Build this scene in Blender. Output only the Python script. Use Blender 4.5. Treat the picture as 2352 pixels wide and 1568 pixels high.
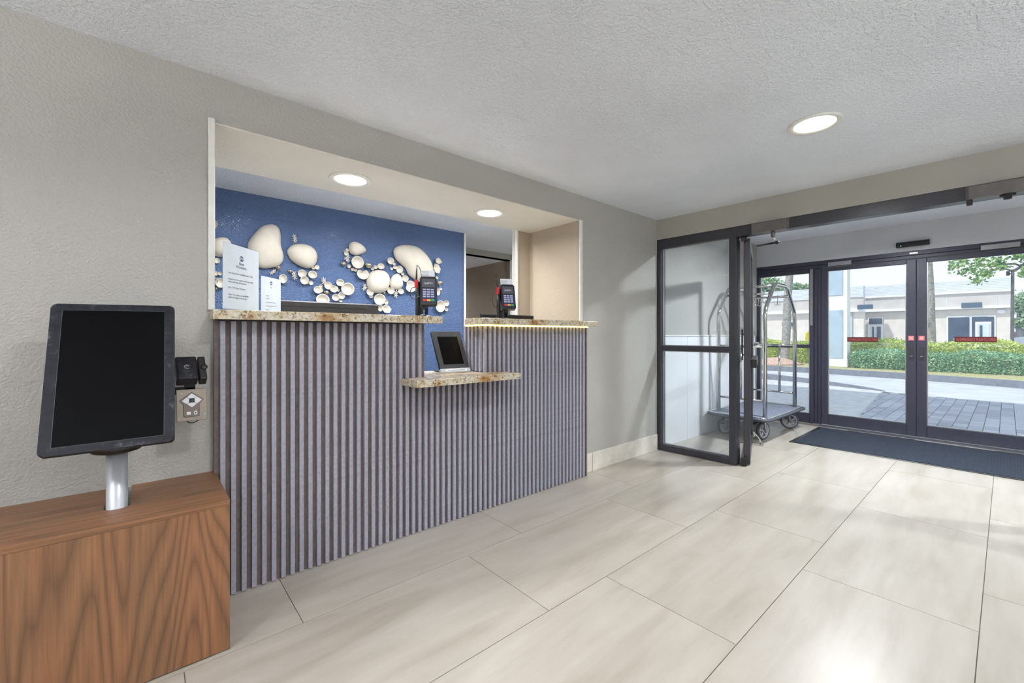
import bpy, bmesh, math, random
from mathutils import Vector, Matrix
random.seed(7)
for o in list(bpy.data.objects): bpy.data.objects.remove(o, do_unlink=True)
SC = bpy.context.scene; COL = SC.collection
PI = math.pi; rad = math.radians

# ------------------------------------------------------------ camera, world, sun, exposure
FPX = 980.0; CX = 1176.0; HY = 768.0; EYE = 1.18
YAW = math.atan2(2312.5-CX, FPX)
cd = bpy.data.cameras.new('camera'); cam = bpy.data.objects.new('camera', cd); COL.objects.link(cam)
cam.location = (0, 0, EYE); cam.rotation_euler = (PI/2, 0, YAW-PI/2)
cd.sensor_width = 36; cd.lens = FPX/2352*36; cd.shift_y = -(784-HY)/2352; cd.clip_start = .05; cd.clip_end = 400
SC.camera = cam
SC.view_settings.view_transform = 'Standard'; SC.view_settings.look = 'None'
SC.view_settings.exposure = 0.1; SC.view_settings.gamma = 1.0; SC.view_settings.use_curve_mapping = False
w = bpy.data.worlds.new('sky'); SC.world = w; w.use_nodes = True
nt = w.node_tree; nt.nodes.clear()
wo = nt.nodes.new('ShaderNodeOutputWorld'); bg = nt.nodes.new('ShaderNodeBackground')
tc = nt.nodes.new('ShaderNodeTexCoord'); sp = nt.nodes.new('ShaderNodeSeparateXYZ'); cr = nt.nodes.new('ShaderNodeValToRGB')
cr.color_ramp.elements[0].position = 0.0; cr.color_ramp.elements[0].color = (.80, .82, .82, 1)
cr.color_ramp.elements[1].position = 0.6; cr.color_ramp.elements[1].color = (.66, .76, .90, 1)
nt.links.new(tc.outputs['Generated'], sp.inputs[0]); nt.links.new(sp.outputs['Z'], cr.inputs[0])
nt.links.new(cr.outputs[0], bg.inputs[0]); nt.links.new(bg.outputs[0], wo.inputs[0])
bg.inputs[1].default_value = 1.3
sl = bpy.data.lights.new('sun', 'SUN'); sl.energy = 3.2; sl.angle = rad(1.0); sl.color = (1, .95, .86)
sun = bpy.data.objects.new('sun', sl); COL.objects.link(sun); sun.rotation_euler = (rad(38), 0, rad(-118)); sun.location = (10, -10, 20)
P_LOBBY, P_NICHE, P_OFFICE, P_VEST, P_FILL = 8.5, 11.0, 16.5, 64.0, 118.0      # watts of the downlights and the added fill lamps

# ------------------------------------------------------------ colour and materials
def lin(c):
    return tuple(((v/255)/12.92 if v/255 <= .04045 else (((v/255)+.055)/1.055)**2.4) for v in c)+(1,)
MATS = {}
class NT:
    def __init__(s, name):
        s.m = bpy.data.materials.new(name); s.m.use_nodes = True; s.t = s.m.node_tree
        s.b = s.t.nodes['Principled BSDF']; s.out = s.t.nodes['Material Output']; MATS[name] = s.m
        s.tc = None
    def n(s, typ, **kw):
        x = s.t.nodes.new(typ)
        for k, v in kw.items():
            if k.startswith('_'): setattr(x, k[1:], v)
            else: x.inputs[k.replace('__', ' ')].default_value = v
        return x
    def l(s, a, b): s.t.links.new(a, b)
    def co(s, scale=(1, 1, 1), rot=(0, 0, 0), rnd=0.0, kind='Object'):
        tc = s.n('ShaderNodeTexCoord'); mp = s.n('ShaderNodeMapping'); mp.inputs['Scale'].default_value = scale; mp.inputs['Rotation'].default_value = rot
        src = tc.outputs[kind]
        if rnd:
            oi = s.n('ShaderNodeObjectInfo'); mu = s.n('ShaderNodeMath', _operation='MULTIPLY'); mu.inputs[1].default_value = rnd
            s.l(oi.outputs['Random'], mu.inputs[0]); ad = s.n('ShaderNodeVectorMath', _operation='ADD')
            s.l(src, ad.inputs[0]); s.l(mu.outputs[0], ad.inputs[1]); src = ad.outputs[0]
        s.l(src, mp.inputs[0]); return mp.outputs[0]
    def ramp(s, fac, stops):
        r = s.n('ShaderNodeValToRGB'); e = r.color_ramp.elements
        while len(e) < len(stops): e.new(.5)
        for i, (p, c) in enumerate(stops): e[i].position = p; e[i].color = c if len(c) == 4 else lin(c)
        s.l(fac, r.inputs[0]); return r.outputs[0]
    def bump(s, h, strength=.3, dist=.003):
        b = s.n('ShaderNodeBump'); b.inputs['Strength'].default_value = strength; b.inputs['Distance'].default_value = dist
        s.l(h, b.inputs['Height']); s.l(b.outputs[0], s.b.inputs['Normal']); return b
    def set(s, col=None, r=None, metal=None, spec=None):
        if col is not None: s.b.inputs['Base Color'].default_value = lin(col)
        if r is not None: s.b.inputs['Roughness'].default_value = r
        if metal is not None: s.b.inputs['Metallic'].default_value = metal
        if spec is not None: s.b.inputs['Specular IOR Level'].default_value = spec
        return s
def mat(name, col, r=.5, metal=0, spec=.5, vary=0.06, nscale=25, bump=0):
    a = NT(name).set(col, r, metal, spec)
    nz = a.n('ShaderNodeTexNoise', Scale=nscale, Detail=3.0); a.l(a.co(), nz.inputs['Vector'])
    if vary:
        lo = tuple(max(0, c*(1-vary)) for c in col); hi = tuple(min(255, c*(1+vary)) for c in col)
        a.l(a.ramp(nz.outputs['Fac'], [(.3, lo), (.7, hi)]), a.b.inputs['Base Color'])
    if bump: a.bump(nz.outputs['Fac'], bump, .002)
    return a.m
def emis(name, col, s):
    a = NT(name).set(col, .5); a.b.inputs['Emission Color'].default_value = lin(col); a.b.inputs['Emission Strength'].default_value = s; return a.m
def plaster(name, col, r=.55, size=55, st=.5, dist=.004, spec=.4, cover=(.38, .68), dis=0):
    a = NT(name).set(col, r, 0, spec)
    v = a.co(); n1 = a.n('ShaderNodeTexNoise', Scale=size, Detail=2.0, Roughness=.5, Distortion=0.0); a.l(v, n1.inputs['Vector'])
    k = a.ramp(n1.outputs['Fac'], [(cover[0], (0, 0, 0, 1)), (cover[1], (1, 1, 1, 1))])
    a.bump(k, st, dist)
    n2 = a.n('ShaderNodeTexNoise', Scale=1.3, Detail=2.0); a.l(v, n2.inputs['Vector'])
    lo = tuple(c*.97 for c in col); hi = tuple(min(255, c*1.02) for c in col)
    a.l(a.ramp(n2.outputs['Fac'], [(.3, lo), (.7, hi)]), a.b.inputs['Base Color']); return a.m
WALL = plaster('greige plaster', (177, 174, 167), .48, 105, .4, .004)
WALLW = plaster('cream plaster darkened at the jamb', (178, 164, 144), .5, 60, .25, .003)  # same paint as the soffit, darkened to offset strong lamp light on the jamb
CEIL = plaster('white ceiling texture', (233, 237, 243), .55, 75, .6, .005, .4, (.42, .62))
BULK = plaster('smooth greige paint', (172, 168, 158), .5, 60, .12, .002)
VCEIL = plaster('vestibule ceiling paint', (236, 239, 246), .6, 75, .2, .002)
SOFF = plaster('cream plaster lightened for the soffit', (232, 227, 214), .5, 60, .4, .003)  # same paint as the jambs, lightened to stand for bounced light
BLUE = plaster('blue gloss plaster', (72, 98, 141), .24, 80, .7, .006, .6, (.35, .65))
BROWNW = plaster('corridor paint browned for dim light', (168, 152, 134), .6, 40, .3)  # brown mixed into the paint to stand for dim light
WHITE = mat('white trim paint', (232, 230, 222), .35, vary=.02)
PORC = NT('porcelain floor tile').set((200, 192, 178), .27, 0, .5)
v = PORC.co((.9, 5.5, 1), rnd=9.0); nz = PORC.n('ShaderNodeTexNoise', Scale=1.5, Detail=7.0, Roughness=.6, Distortion=.25); PORC.l(v, nz.inputs['Vector'])
v2 = PORC.co((1.6, 2.6, 1), rnd=5.0); nz2 = PORC.n('ShaderNodeTexNoise', Scale=1.5, Detail=3.0); PORC.l(v2, nz2.inputs['Vector'])
c1 = PORC.ramp(nz.outputs['Fac'], [(.3, (165, 157, 144)), (.5, (178, 171, 160)), (.7, (187, 181, 171))])
c2 = PORC.ramp(nz2.outputs['Fac'], [(.3, (244, 241, 237)), (.7, (255, 254, 252))])
mx = PORC.n('ShaderNodeMix', _data_type='RGBA', _blend_type='MULTIPLY'); mx.inputs[0].default_value = .8
PORC.l(c1, mx.inputs[6]); PORC.l(c2, mx.inputs[7])
v3 = PORC.co((1, 1, 1), rnd=3.0); vo = PORC.n('ShaderNodeTexNoise', Scale=17.0, Detail=1.0); PORC.l(v3, vo.inputs['Vector'])
sp_ = PORC.ramp(vo.outputs['Fac'], [(.17, (150, 135, 120)), (.19, (255, 255, 255))])
mx2 = PORC.n('ShaderNodeMix', _data_type='RGBA', _blend_type='MULTIPLY'); mx2.inputs[0].default_value = .0
PORC.l(mx.outputs[2], PORC.b.inputs['Base Color'])
rr = PORC.n('ShaderNodeMapRange'); rr.inputs['To Min'].default_value = .285; rr.inputs['To Max'].default_value = .36; PORC.l(nz.outputs['Fac'], rr.inputs[0]); PORC.l(rr.outputs[0], PORC.b.inputs['Roughness'])
PORC = PORC.m
GROUT = mat('grey grout', (112, 104, 94), .9, vary=.08)
BASET = mat('cream baseboard tile', (214, 208, 196), .4, vary=.05, nscale=9)
PANEL = mat('white wainscot tile', (226, 226, 228), .3, vary=.02, nscale=3)
SLATM = mat('lavender grey slat laminate', (156, 155, 166), .5, vary=.06, nscale=60, bump=.1)
BACKM = mat('taupe slat backing', (106, 94, 90), .7, vary=.08, nscale=30)
def granite():
    a = NT('speckled brown and cream granite').set((190, 175, 140), .22)
    v = a.co(); n1 = a.n('ShaderNodeTexNoise', Scale=7.0, Detail=8.0, Roughness=.72, Distortion=1.4); a.l(v, n1.inputs['Vector'])
    c1 = a.ramp(n1.outputs['Fac'], [(.3, (128, 104, 82)), (.42, (178, 150, 108)), (.5, (198, 188, 164)), (.62, (210, 204, 188)), (.75, (158, 152, 148))])
    n2 = a.n('ShaderNodeTexNoise', Scale=55.0, Detail=6.0, Roughness=.7, Distortion=.8); a.l(v, n2.inputs['Vector'])
    c2 = a.ramp(n2.outputs['Fac'], [(.34, (66, 50, 44)), (.41, (176, 158, 138)), (.5, (255, 255, 255)), (1, (255, 255, 255))])
    m = a.n('ShaderNodeMix', _data_type='RGBA', _blend_type='MULTIPLY'); m.inputs[0].default_value = .9
    a.l(c1, m.inputs[6]); a.l(c2, m.inputs[7])
    n3 = a.n('ShaderNodeTexNoise', Scale=3.2, Detail=2.0); a.l(v, n3.inputs['Vector'])
    c3 = a.ramp(n3.outputs['Fac'], [(.5, (255, 255, 255)), (.68, (228, 190, 136))])
    m2 = a.n('ShaderNodeMix', _data_type='RGBA', _blend_type='MULTIPLY'); m2.inputs[0].default_value = .8
    a.l(m.outputs[2], m2.inputs[6]); a.l(c3, m2.inputs[7]); a.l(m2.outputs[2], a.b.inputs['Base Color']); return a.m
GRAN = granite()
def walnut(name, along):      # along: 'z' vertical cathedral grain, 'x' straight grain
    a = NT(name).set((140, 96, 66), .42)
    if along == 'z':
        tc = a.n('ShaderNodeTexCoord'); mp = a.n('ShaderNodeMapping'); mp.inputs['Scale'].default_value = (1, 1, .26); a.l(tc.outputs['Object'], mp.inputs[0])
        wv = a.n('ShaderNodeTexNoise', Scale=3.6, Detail=1.5, Roughness=.4, Distortion=.7)
        mp2 = a.n('ShaderNodeMapping'); mp2.inputs['Scale'].default_value = (1.15, 1, .085); mp2.inputs['Location'].default_value = (.35, .3, 0); a.l(tc.outputs['Object'], mp2.inputs[0])
        fine = a.co((70, 70, 2.2))
    else:
        mp2 = a.n('ShaderNodeMapping'); tc = a.n('ShaderNodeTexCoord'); mp2.inputs['Scale'].default_value = (.12, 3.0, 3.0); a.l(tc.outputs['Object'], mp2.inputs[0])
        wv = a.n('ShaderNodeTexNoise', Scale=2.2, Detail=2.0, Roughness=.5)
        fine = a.co((2.2, 70, 70))
    a.l(mp2.outputs[0], wv.inputs['Vector'])
    nf = a.n('ShaderNodeTexNoise', Scale=1.6, Detail=5.0, Roughness=.7); a.l(fine, nf.inputs['Vector'])
    if True:
        mk = a.n('ShaderNodeMath', _operation='MULTIPLY'); mk.inputs[1].default_value = 21.0; a.l(wv.outputs['Fac'], mk.inputs[0]); fk_ = a.n('ShaderNodeMath', _operation='PINGPONG'); fk_.inputs[1].default_value = .5; a.l(mk.outputs[0], fk_.inputs[0]); f2 = a.n('ShaderNodeMath', _operation='MULTIPLY'); f2.inputs[1].default_value = 2.0; a.l(fk_.outputs[0], f2.inputs[0]); wf_ = f2.outputs[0]
    c1 = a.ramp(wf_, [(0, (112, 82, 58)), (.2, (130, 95, 67)), (.6, (145, 106, 75)), (1, (151, 110, 78))])
    c2 = a.ramp(nf.outputs['Fac'], [(.3, (206, 200, 196)), (.65, (255, 255, 255))])
    nl = a.n('ShaderNodeTexNoise', Scale=2.4, Detail=2.0); a.l(a.co((3.5, 3.5, .2) if along == 'z' else (.2, 5, 5)), nl.inputs['Vector'])
    c3 = a.ramp(nl.outputs['Fac'], [(.3, (218, 220, 216)), (.7, (255, 238, 224))])
    m = a.n('ShaderNodeMix', _data_type='RGBA', _blend_type='MULTIPLY'); m.inputs[0].default_value = .8; a.l(c1, m.inputs[6]); a.l(c2, m.inputs[7])
    m2 = a.n('ShaderNodeMix', _data_type='RGBA', _blend_type='MULTIPLY'); m2.inputs[0].default_value = .9; a.l(m.outputs[2], m2.inputs[6]); a.l(c3, m2.inputs[7])
    a.l(m2.outputs[2], a.b.inputs['Base Color']); a.bump(nf.outputs['Fac'], .08, .001); return a.m
WALN = walnut('walnut veneer upright grain', 'z'); WALNT = walnut('walnut veneer lengthwise grain', 'x')
BRONZE = mat('dark bronze aluminium', (50, 49, 56), .33, 0, .6, vary=.05)
BRONZE2 = mat('blue grey bronze door metal', (66, 66, 80), .36, .2, .5, vary=.05)
ALU = mat('brushed aluminium', (178, 178, 180), .3, .9, vary=.03)
SILVER = mat('silver painted pole', (196, 198, 202), .36, .35, vary=.02)
CHROME = mat('polished chrome', (205, 205, 202), .09, 1.0, vary=.01)
CLOSER = mat('grey bronze closer casing', (104, 100, 97), .35, .2, vary=.05)
BLACKP = mat('black plastic', (24, 24, 26), .38, vary=.1)
DKP = mat('charcoal plastic', (52, 53, 56), .42, vary=.06)
def scuffed():
    a = NT('scuffed black bezel').set((36, 36, 42), .4, 0, .25); v = a.co(); n1 = a.n('ShaderNodeTexNoise', Scale=22.0, Detail=6.0, Roughness=.7); a.l(v, n1.inputs['Vector'])
    a.l(a.ramp(n1.outputs['Fac'], [(.38, (20, 20, 26)), (.58, (34, 34, 42)), (.72, (90, 92, 96))]), a.b.inputs['Base Color'])
    a.l(a.ramp(n1.outputs['Fac'], [(.3, (.34, .34, .34, 1)), (.7, (.6, .6, .6, 1))]), a.b.inputs['Roughness']); return a.m
SCUFF = scuffed()
SCREEN = NT('switched off glossy screen').set((6, 6, 7), .32, 0, .08).m
MONM = mat('dark grey monitor back', (68, 66, 66), .5, vary=.05)
CERAM = mat('matt white ceramic', (218, 210, 195), .5, 0, .4, vary=.03, nscale=8, bump=.12)
CERIN = mat('white ceramic bowl glaze', (212, 205, 192), .45, vary=.04)
NICKEL = mat('champagne metal leaf', (190, 180, 158), .22, .9, vary=.12, nscale=60)
PAPER = mat('white printed paper', (226, 229, 234), .5, vary=.01)
INK = mat('grey blue ink', (98, 102, 124), .6, vary=.02)
INK2 = mat('dark grey ink', (132, 132, 142), .6, vary=.02)
NAVYI = mat('navy round emblem ink', (72, 82, 112), .5, vary=.02)
RED = mat('red plastic', (196, 34, 38), .4, vary=.05)
STICK = mat('pinkish red sticker', (226, 104, 116), .5, vary=.1, nscale=80)
BANDM = mat('dark red sticker band', (96, 34, 36), .5, vary=.12, nscale=60)
BANDT = mat('pale red lettering', (196, 96, 92), .5, vary=.02)
KEYB = mat('lilac key', (176, 178, 214), .45, vary=.03)
KEYBG = mat('navy key field', (30, 30, 66), .45, vary=.05)
KR, KY, KG = mat('red key', (214, 52, 50), .45), mat('yellow key', (226, 182, 60), .45), mat('green key', (42, 158, 112), .45)
WHITEP = mat('white plastic', (232, 233, 236), .4, vary=.02)
BEIGEP = mat('beige grey metal plate', (150, 138, 124), .4, .3, vary=.03)
MATM = NT('charcoal blue ribbed mat').set((58, 66, 80), .95, 0, .12)
wv = MATM.n('ShaderNodeTexWave', _wave_type='BANDS', _bands_direction='Y', Scale=16.0, Distortion=.0); MATM.l(MATM.co(), wv.inputs['Vector'])
nz = MATM.n('ShaderNodeTexNoise', Scale=150.0, Detail=3.0); MATM.l(MATM.co(), nz.inputs['Vector'])
wx = MATM.n('ShaderNodeTexWave', _wave_type='BANDS', _bands_direction='X', Scale=22.0); MATM.l(MATM.co(), wx.inputs['Vector'])
mm = MATM.n('ShaderNodeMath', _operation='MULTIPLY'); MATM.l(wv.outputs['Fac'], mm.inputs[0]); MATM.l(wx.outputs['Fac'], mm.inputs[1])
MATM.bump(mm.outputs[0], .8, .004); MATM.l(MATM.ramp(nz.outputs['Fac'], [(.3, (44, 49, 59)), (.7, (64, 70, 81))]), MATM.b.inputs['Base Color']); MATM = MATM.m
CARPET = mat('blue grey cart carpet', (112, 119, 134), .95, vary=.15, nscale=60, bump=.4)
RUBBER = mat('grey wheel rubber', (86, 86, 92), .6, vary=.05)
HUBM = mat('grey wheel hub plastic', (168, 170, 178), .5, vary=.05)
def glass(name, tint=(252, 254, 255), refl=.9, film=.05):
    a = NT(name); t = a.t; t.nodes.remove(a.b)
    tr = a.n('ShaderNodeBsdfTransparent'); tr.inputs[0].default_value = lin(tint)
    gl = a.n('ShaderNodeBsdfGlossy'); gl.inputs['Roughness'].default_value = .02
    fr = a.n('ShaderNodeFresnel', IOR=1.35); mu = a.n('ShaderNodeMath', _operation='MULTIPLY'); ge = a.n('ShaderNodeNewGeometry'); bf = a.n('ShaderNodeMath', _operation='MULTIPLY_ADD'); bf.inputs[1].default_value = -refl; bf.inputs[2].default_value = refl; a.l(ge.outputs['Backfacing'], bf.inputs[0]); a.l(bf.outputs[0], mu.inputs[1])
    mx = a.n('ShaderNodeMixShader'); a.l(fr.outputs[0], mu.inputs[0]); a.l(mu.outputs[0], mx.inputs[0])
    df = a.n('ShaderNodeBsdfTranslucent'); df.inputs[0].default_value = (.85, .92, 1, 1); d2 = a.n('ShaderNodeBsdfDiffuse'); d2.inputs[0].default_value = (.8, .85, .9, 1)
    m0 = a.n('ShaderNodeMixShader'); m0.inputs[0].default_value = .5; a.l(df.outputs[0], m0.inputs[1]); a.l(d2.outputs[0], m0.inputs[2])
    m1 = a.n('ShaderNodeMixShader'); m1.inputs[0].default_value = film; a.l(tr.outputs[0], m1.inputs[1]); a.l(m0.outputs[0], m1.inputs[2])
    a.l(m1.outputs[0], mx.inputs[1]); a.l(gl.outputs[0], mx.inputs[2]); a.l(mx.outputs[0], a.out.inputs[0]); return a.m
GLASS = glass('clear glass'); ACRYL = glass('clear acrylic', (250, 252, 253), .8, .0)
LENS = emis('glowing diffuser', (255, 252, 244), 5.0); LED = emis('warm strip light', (255, 226, 128), 4.5); LEDG = emis('green indicator', (90, 255, 200), 3.0)
# outdoors
CONC = mat('light brushed concrete', (190, 193, 196), .85, vary=.06, nscale=6, bump=.2)
ROAD = mat('pale driveway concrete', (186, 191, 196), .85, vary=.05, nscale=2)
PAVR = NT('grey concrete paver').set((140, 146, 160), .85)
oi = PAVR.n('ShaderNodeObjectInfo'); PAVR.l(PAVR.ramp(oi.outputs['Random'], [(0, (148, 152, 166)), (1, (178, 182, 194))]), PAVR.b.inputs['Base Color'])
pn = PAVR.n('ShaderNodeTexNoise', Scale=60.0, Detail=3.0); PAVR.l(PAVR.co(), pn.inputs['Vector']); PAVR.bump(pn.outputs['Fac'], .4, .003); PAVR = PAVR.m
SANDJ = mat('dark joint sand', (88, 90, 100), .95, vary=.1)
KERB = mat('grey kerb concrete', (120, 126, 140), .85, vary=.08, nscale=8)
GRASS = mat('pale dry verge', (170, 166, 120), .95, vary=.15, nscale=20, bump=.4)
MULCH = mat('pinkish brown mulch', (184, 156, 142), .95, vary=.3, nscale=40, bump=.8)
BARK = mat('pale grey bark', (150, 148, 146), .85, vary=.15, nscale=14, bump=.5)
BARKD = mat('dark grey bark', (92, 96, 104), .85, vary=.15, nscale=14, bump=.5)
def leaf(name, cols):
    a = NT(name).set(cols[0], .5); oi = a.n('ShaderNodeTexNoise', Scale=3.0, Detail=4.0, Roughness=.8); a.l(a.co(), oi.inputs['Vector'])
    a.l(a.ramp(oi.outputs['Fac'], [(.3+.4*i/(len(cols)-1), c) for i, c in enumerate(cols)]), a.b.inputs['Base Color']); return a.m
LEAFD = leaf('deep green leaves', [(90, 140, 108), (130, 176, 136), (186, 214, 176)])
LEAFY = leaf('yellow green leaves', [(150, 178, 90), (196, 212, 116), (232, 230, 160)])
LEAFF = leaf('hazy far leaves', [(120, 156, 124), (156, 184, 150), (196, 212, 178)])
LEAFT = leaf('mid green leaves', [(80, 132, 80), (126, 168, 100), (190, 200, 120)])
STUC = mat('pale grey stucco', (214, 207, 200), .85, vary=.03, nscale=3)
STUCD = mat('grey stucco', (192, 188, 186), .85, vary=.03, nscale=3)
STUCW = mat('white stucco', (232, 233, 234), .8, vary=.02, nscale=3)
BLUEP = mat('pale blue painted panel', (172, 192, 210), .7, vary=.03, nscale=3)
SIDING = mat('pale blue white metal siding', (206, 212, 222), .6, vary=.02, nscale=3)
NAVYS = mat('navy sign panel', (62, 84, 112), .5, vary=.04)
DGLASS = mat('dark window glass', (66, 82, 104), .12, vary=.12, nscale=1.5)
YELLOW = mat('yellow paint', (232, 208, 60), .5, vary=.05)
MAROON = mat('maroon awning', (120, 76, 92), .7, vary=.05)

# ------------------------------------------------------------ mesh builder
class MB:
    def __init__(s, M=None): s.bm = bmesh.new(); s.M = M or Matrix.Identity(4); s.smooth = set()
    def _add(s, vs, fs, smooth=False):
        bv = [s.bm.verts.new(s.M @ Vector(v)) for v in vs]
        for f in fs:
            try:
                bf = s.bm.faces.new([bv[i] for i in f]); bf.smooth = smooth
            except ValueError: pass
        return s
    def box(s, x0, x1, y0, y1, z0, z1, b=0, seg=1):
        x0, x1 = sorted((x0, x1)); y0, y1 = sorted((y0, y1)); z0, z1 = sorted((z0, z1))
        vs = [(x, y, z) for x in (x0, x1) for y in (y0, y1) for z in (z0, z1)]
        fs = [(0, 1, 3, 2), (4, 6, 7, 5), (0, 4, 5, 1), (2, 3, 7, 6), (0, 2, 6, 4), (1, 5, 7, 3)]
        if not b: return s._add(vs, fs)
        t = bmesh.new(); bv = [t.verts.new(v) for v in vs]
        for f in fs: t.faces.new([bv[i] for i in f])
        bmesh.ops.bevel(t, geom=t.edges[:], offset=b, segments=seg, affect='EDGES', profile=.5)
        t.verts.index_update(); s._add([v.co[:] for v in t.verts], [[v.index for v in f.verts] for f in t.faces]); t.free(); return s
    def prism(s, pts, z0, z1, b=0, seg=2, smooth=False):       # polygon in xy extruded in z
        if not b:
            n = len(pts); vs = [(x, y, z0) for x, y in pts]+[(x, y, z1) for x, y in pts]
            fs = [tuple(range(n))[::-1], tuple(range(n, 2*n))]+[(i, (i+1) % n, n+(i+1) % n, n+i) for i in range(n)]
            return s._add(vs, fs, smooth)
        t = bmesh.new(); n = len(pts); lo = [t.verts.new((x, y, z0)) for x, y in pts]; hi = [t.verts.new((x, y, z1)) for x, y in pts]
        t.faces.new(lo[::-1]); top = t.faces.new(hi)
        for i in range(n): t.faces.new((lo[i], lo[(i+1) % n], hi[(i+1) % n], hi[i]))
        bmesh.ops.bevel(t, geom=[e for e in top.edges], offset=b, segments=seg, affect='EDGES', profile=.5)
        t.verts.index_update(); s._add([v.co[:] for v in t.verts], [[v.index for v in f.verts] for f in t.faces], smooth); t.free(); return s
    def tube(s, pts, r, n=10, cap=True, closed=False):
        pts = [Vector(p) for p in pts]; m = len(pts); rs = r if isinstance(r, (list, tuple)) else [r]*m
        vs = []; prev = None
        for i, p in enumerate(pts):
            if closed: d = pts[(i+1) % m]-pts[i-1]
            else: d = (pts[min(i+1, m-1)]-pts[max(i-1, 0)])
            d.normalize()
            if prev is None:
                up = Vector((0, 0, 1)) if abs(d.z) < .9 else Vector((1, 0, 0)); a = d.cross(up).normalized()
            else: a = (prev-d*prev.dot(d)).normalized()
            prev = a; b = d.cross(a)
            k = 1.0
            for j in range(n):
                t = 2*PI*j/n; vs.append(p+(a*math.cos(t)+b*math.sin(t))*rs[i]*k)
        fs = []
        for i in range(m if closed else m-1):
            for j in range(n):
                i2 = (i+1) % m; fs.append((i*n+j, i*n+(j+1) % n, i2*n+(j+1) % n, i2*n+j))
        s._add(vs, fs, True)
        if cap and not closed:
            s._add(vs[:n], [tuple(range(n))[::-1]]); s._add(vs[-n:], [tuple(range(n))])
        return s
    def lathe(s, prof, c=(0, 0, 0), axis=(0, 0, 1), n=24, closed=False, smooth=True, squash=1.0, spin=0.0, warp=None):
        ax = Vector(axis).normalized(); up = Vector((0, 0, 1)) if abs(ax.z) < .9 else Vector((1, 0, 0))
        a = up.cross(ax).normalized(); b = ax.cross(a); c = Vector(c); vs = []; m = len(prof)
        for r, h in prof:
            for j in range(n):
                t = 2*PI*j/n; k = warp(t) if warp else 1.0
                q = (math.cos(t)*r*k, math.sin(t)*r*k*squash); cs, sn = math.cos(spin), math.sin(spin)
                vs.append(c+a*(q[0]*cs-q[1]*sn)+b*(q[0]*sn+q[1]*cs)+ax*h)
        fs = []
        for i in range(m if closed else m-1):
            i2 = (i+1) % m
            for j in range(n): fs.append((i*n+j, i*n+(j+1) % n, i2*n+(j+1) % n, i2*n+j))
        s._add(vs, fs, smooth)
        if not closed:
            if prof[0][0] > 1e-6: s._add(vs[:n], [tuple(range(n))[::-1]], False)
            if prof[-1][0] > 1e-6: s._add(vs[-n:], [tuple(range(n))], False)
        return s
    def cyl(s, c, r, h, axis=(0, 0, 1), n=24): return s.lathe([(r, 0), (r, h)], c, axis, n)
    def ball(s, c, r, n=16, m=9, sq=(1, 1, 1)):
        vs = []; fs = []
        for i in range(m+1):
            p = PI*i/m
            for j in range(n):
                t = 2*PI*j/n; vs.append((c[0]+r*sq[0]*math.sin(p)*math.cos(t), c[1]+r*sq[1]*math.sin(p)*math.sin(t), c[2]+r*sq[2]*math.cos(p)))
        for i in range(m):
            for j in range(n): fs.append((i*n+j, i*n+(j+1) % n, (i+1)*n+(j+1) % n, (i+1)*n+j))
        return s._add(vs, fs, True)
ROOT = {}
def tag(o, label=None, cat=None, group=None, kind=None):
    if label: o['label'] = label
    if cat: o['category'] = cat
    if group: o['group'] = group
    if kind: o['kind'] = kind
    return o
def empty(name, loc, label=None, cat=None, group=None, kind=None):
    o = bpy.data.objects.new(name, None); o.empty_display_size = .1; COL.objects.link(o); o.location = loc; ROOT[o.name] = Vector(loc)
    return tag(o, label, cat, group, kind)
def obj(name, mb, m, parent=None, base=None):
    """link the builder's mesh; vertices were given in world space, the origin becomes the thing's base"""
    off = ROOT[parent.name] if parent else Vector(base or (0, 0, 0))
    bmesh.ops.remove_doubles(mb.bm, verts=mb.bm.verts, dist=1e-6)
    bmesh.ops.recalc_face_normals(mb.bm, faces=mb.bm.faces)
    bmesh.ops.translate(mb.bm, verts=mb.bm.verts, vec=-off)
    me = bpy.data.meshes.new(name); mb.bm.to_mesh(me); mb.bm.free()
    for mm_ in (m if isinstance(m, (list, tuple)) else [m]): me.materials.append(mm_)
    o = bpy.data.objects.new(name, me); COL.objects.link(o)
    if parent: o.parent = parent
    else: o.location = off
    ROOT[o.name] = off; return o
def struct(name, mb, m, parent=None, base=None):
    o = obj(name, mb, m, parent, base)
    if not parent: o['kind'] = 'structure'
    return o
def frame(o, x, y):      # matrix with local x, y axes (z = x cross y) at origin o
    x = Vector(x).normalized(); z = x.cross(Vector(y)).normalized(); y = z.cross(x)
    return Matrix(((x.x, y.x, z.x, o[0]), (x.y, y.y, z.y, o[1]), (x.z, y.z, z.z, o[2]), (0, 0, 0, 1)))
def text(name, s, size, M, m, parent, align='LEFT', wx=1.0, d=.0004):
    cu = bpy.data.curves.new('tmp', 'FONT'); cu.body = s; cu.size = size; cu.align_x = align; cu.extrude = d
    to = bpy.data.objects.new('tmp', cu); me = bpy.data.meshes.new_from_object(to); bpy.data.objects.remove(to)
    off = ROOT[parent.name]; me.transform(M @ Matrix.Diagonal((wx, 1, 1, 1))); me.transform(Matrix.Translation(-off))
    me.materials.clear(); me.materials.append(m); me.name = name
    o = bpy.data.objects.new(name, me); COL.objects.link(o); o.parent = parent; ROOT[o.name] = off; return o
def ray(x, y):
    a = (x-CX)/FPX; b = (HY-y)/FPX; c, s = math.cos(YAW), math.sin(YAW); return Vector((c+s*a, s-c*a, b))
def at_y(x, y, Y): r = ray(x, y); return Vector((0, 0, EYE))+r*(Y/r.y)
def at_x(x, y, X): r = ray(x, y); return Vector((0, 0, EYE))+r*(X/r.x)
def copy_tree(o, parent=None):
    c = o.copy(); COL.objects.link(c); c.parent = parent; ROOT[c.name] = ROOT.get(o.name, Vector())
    for ch in list(o.children): copy_tree(ch, c)
    return c

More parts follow.
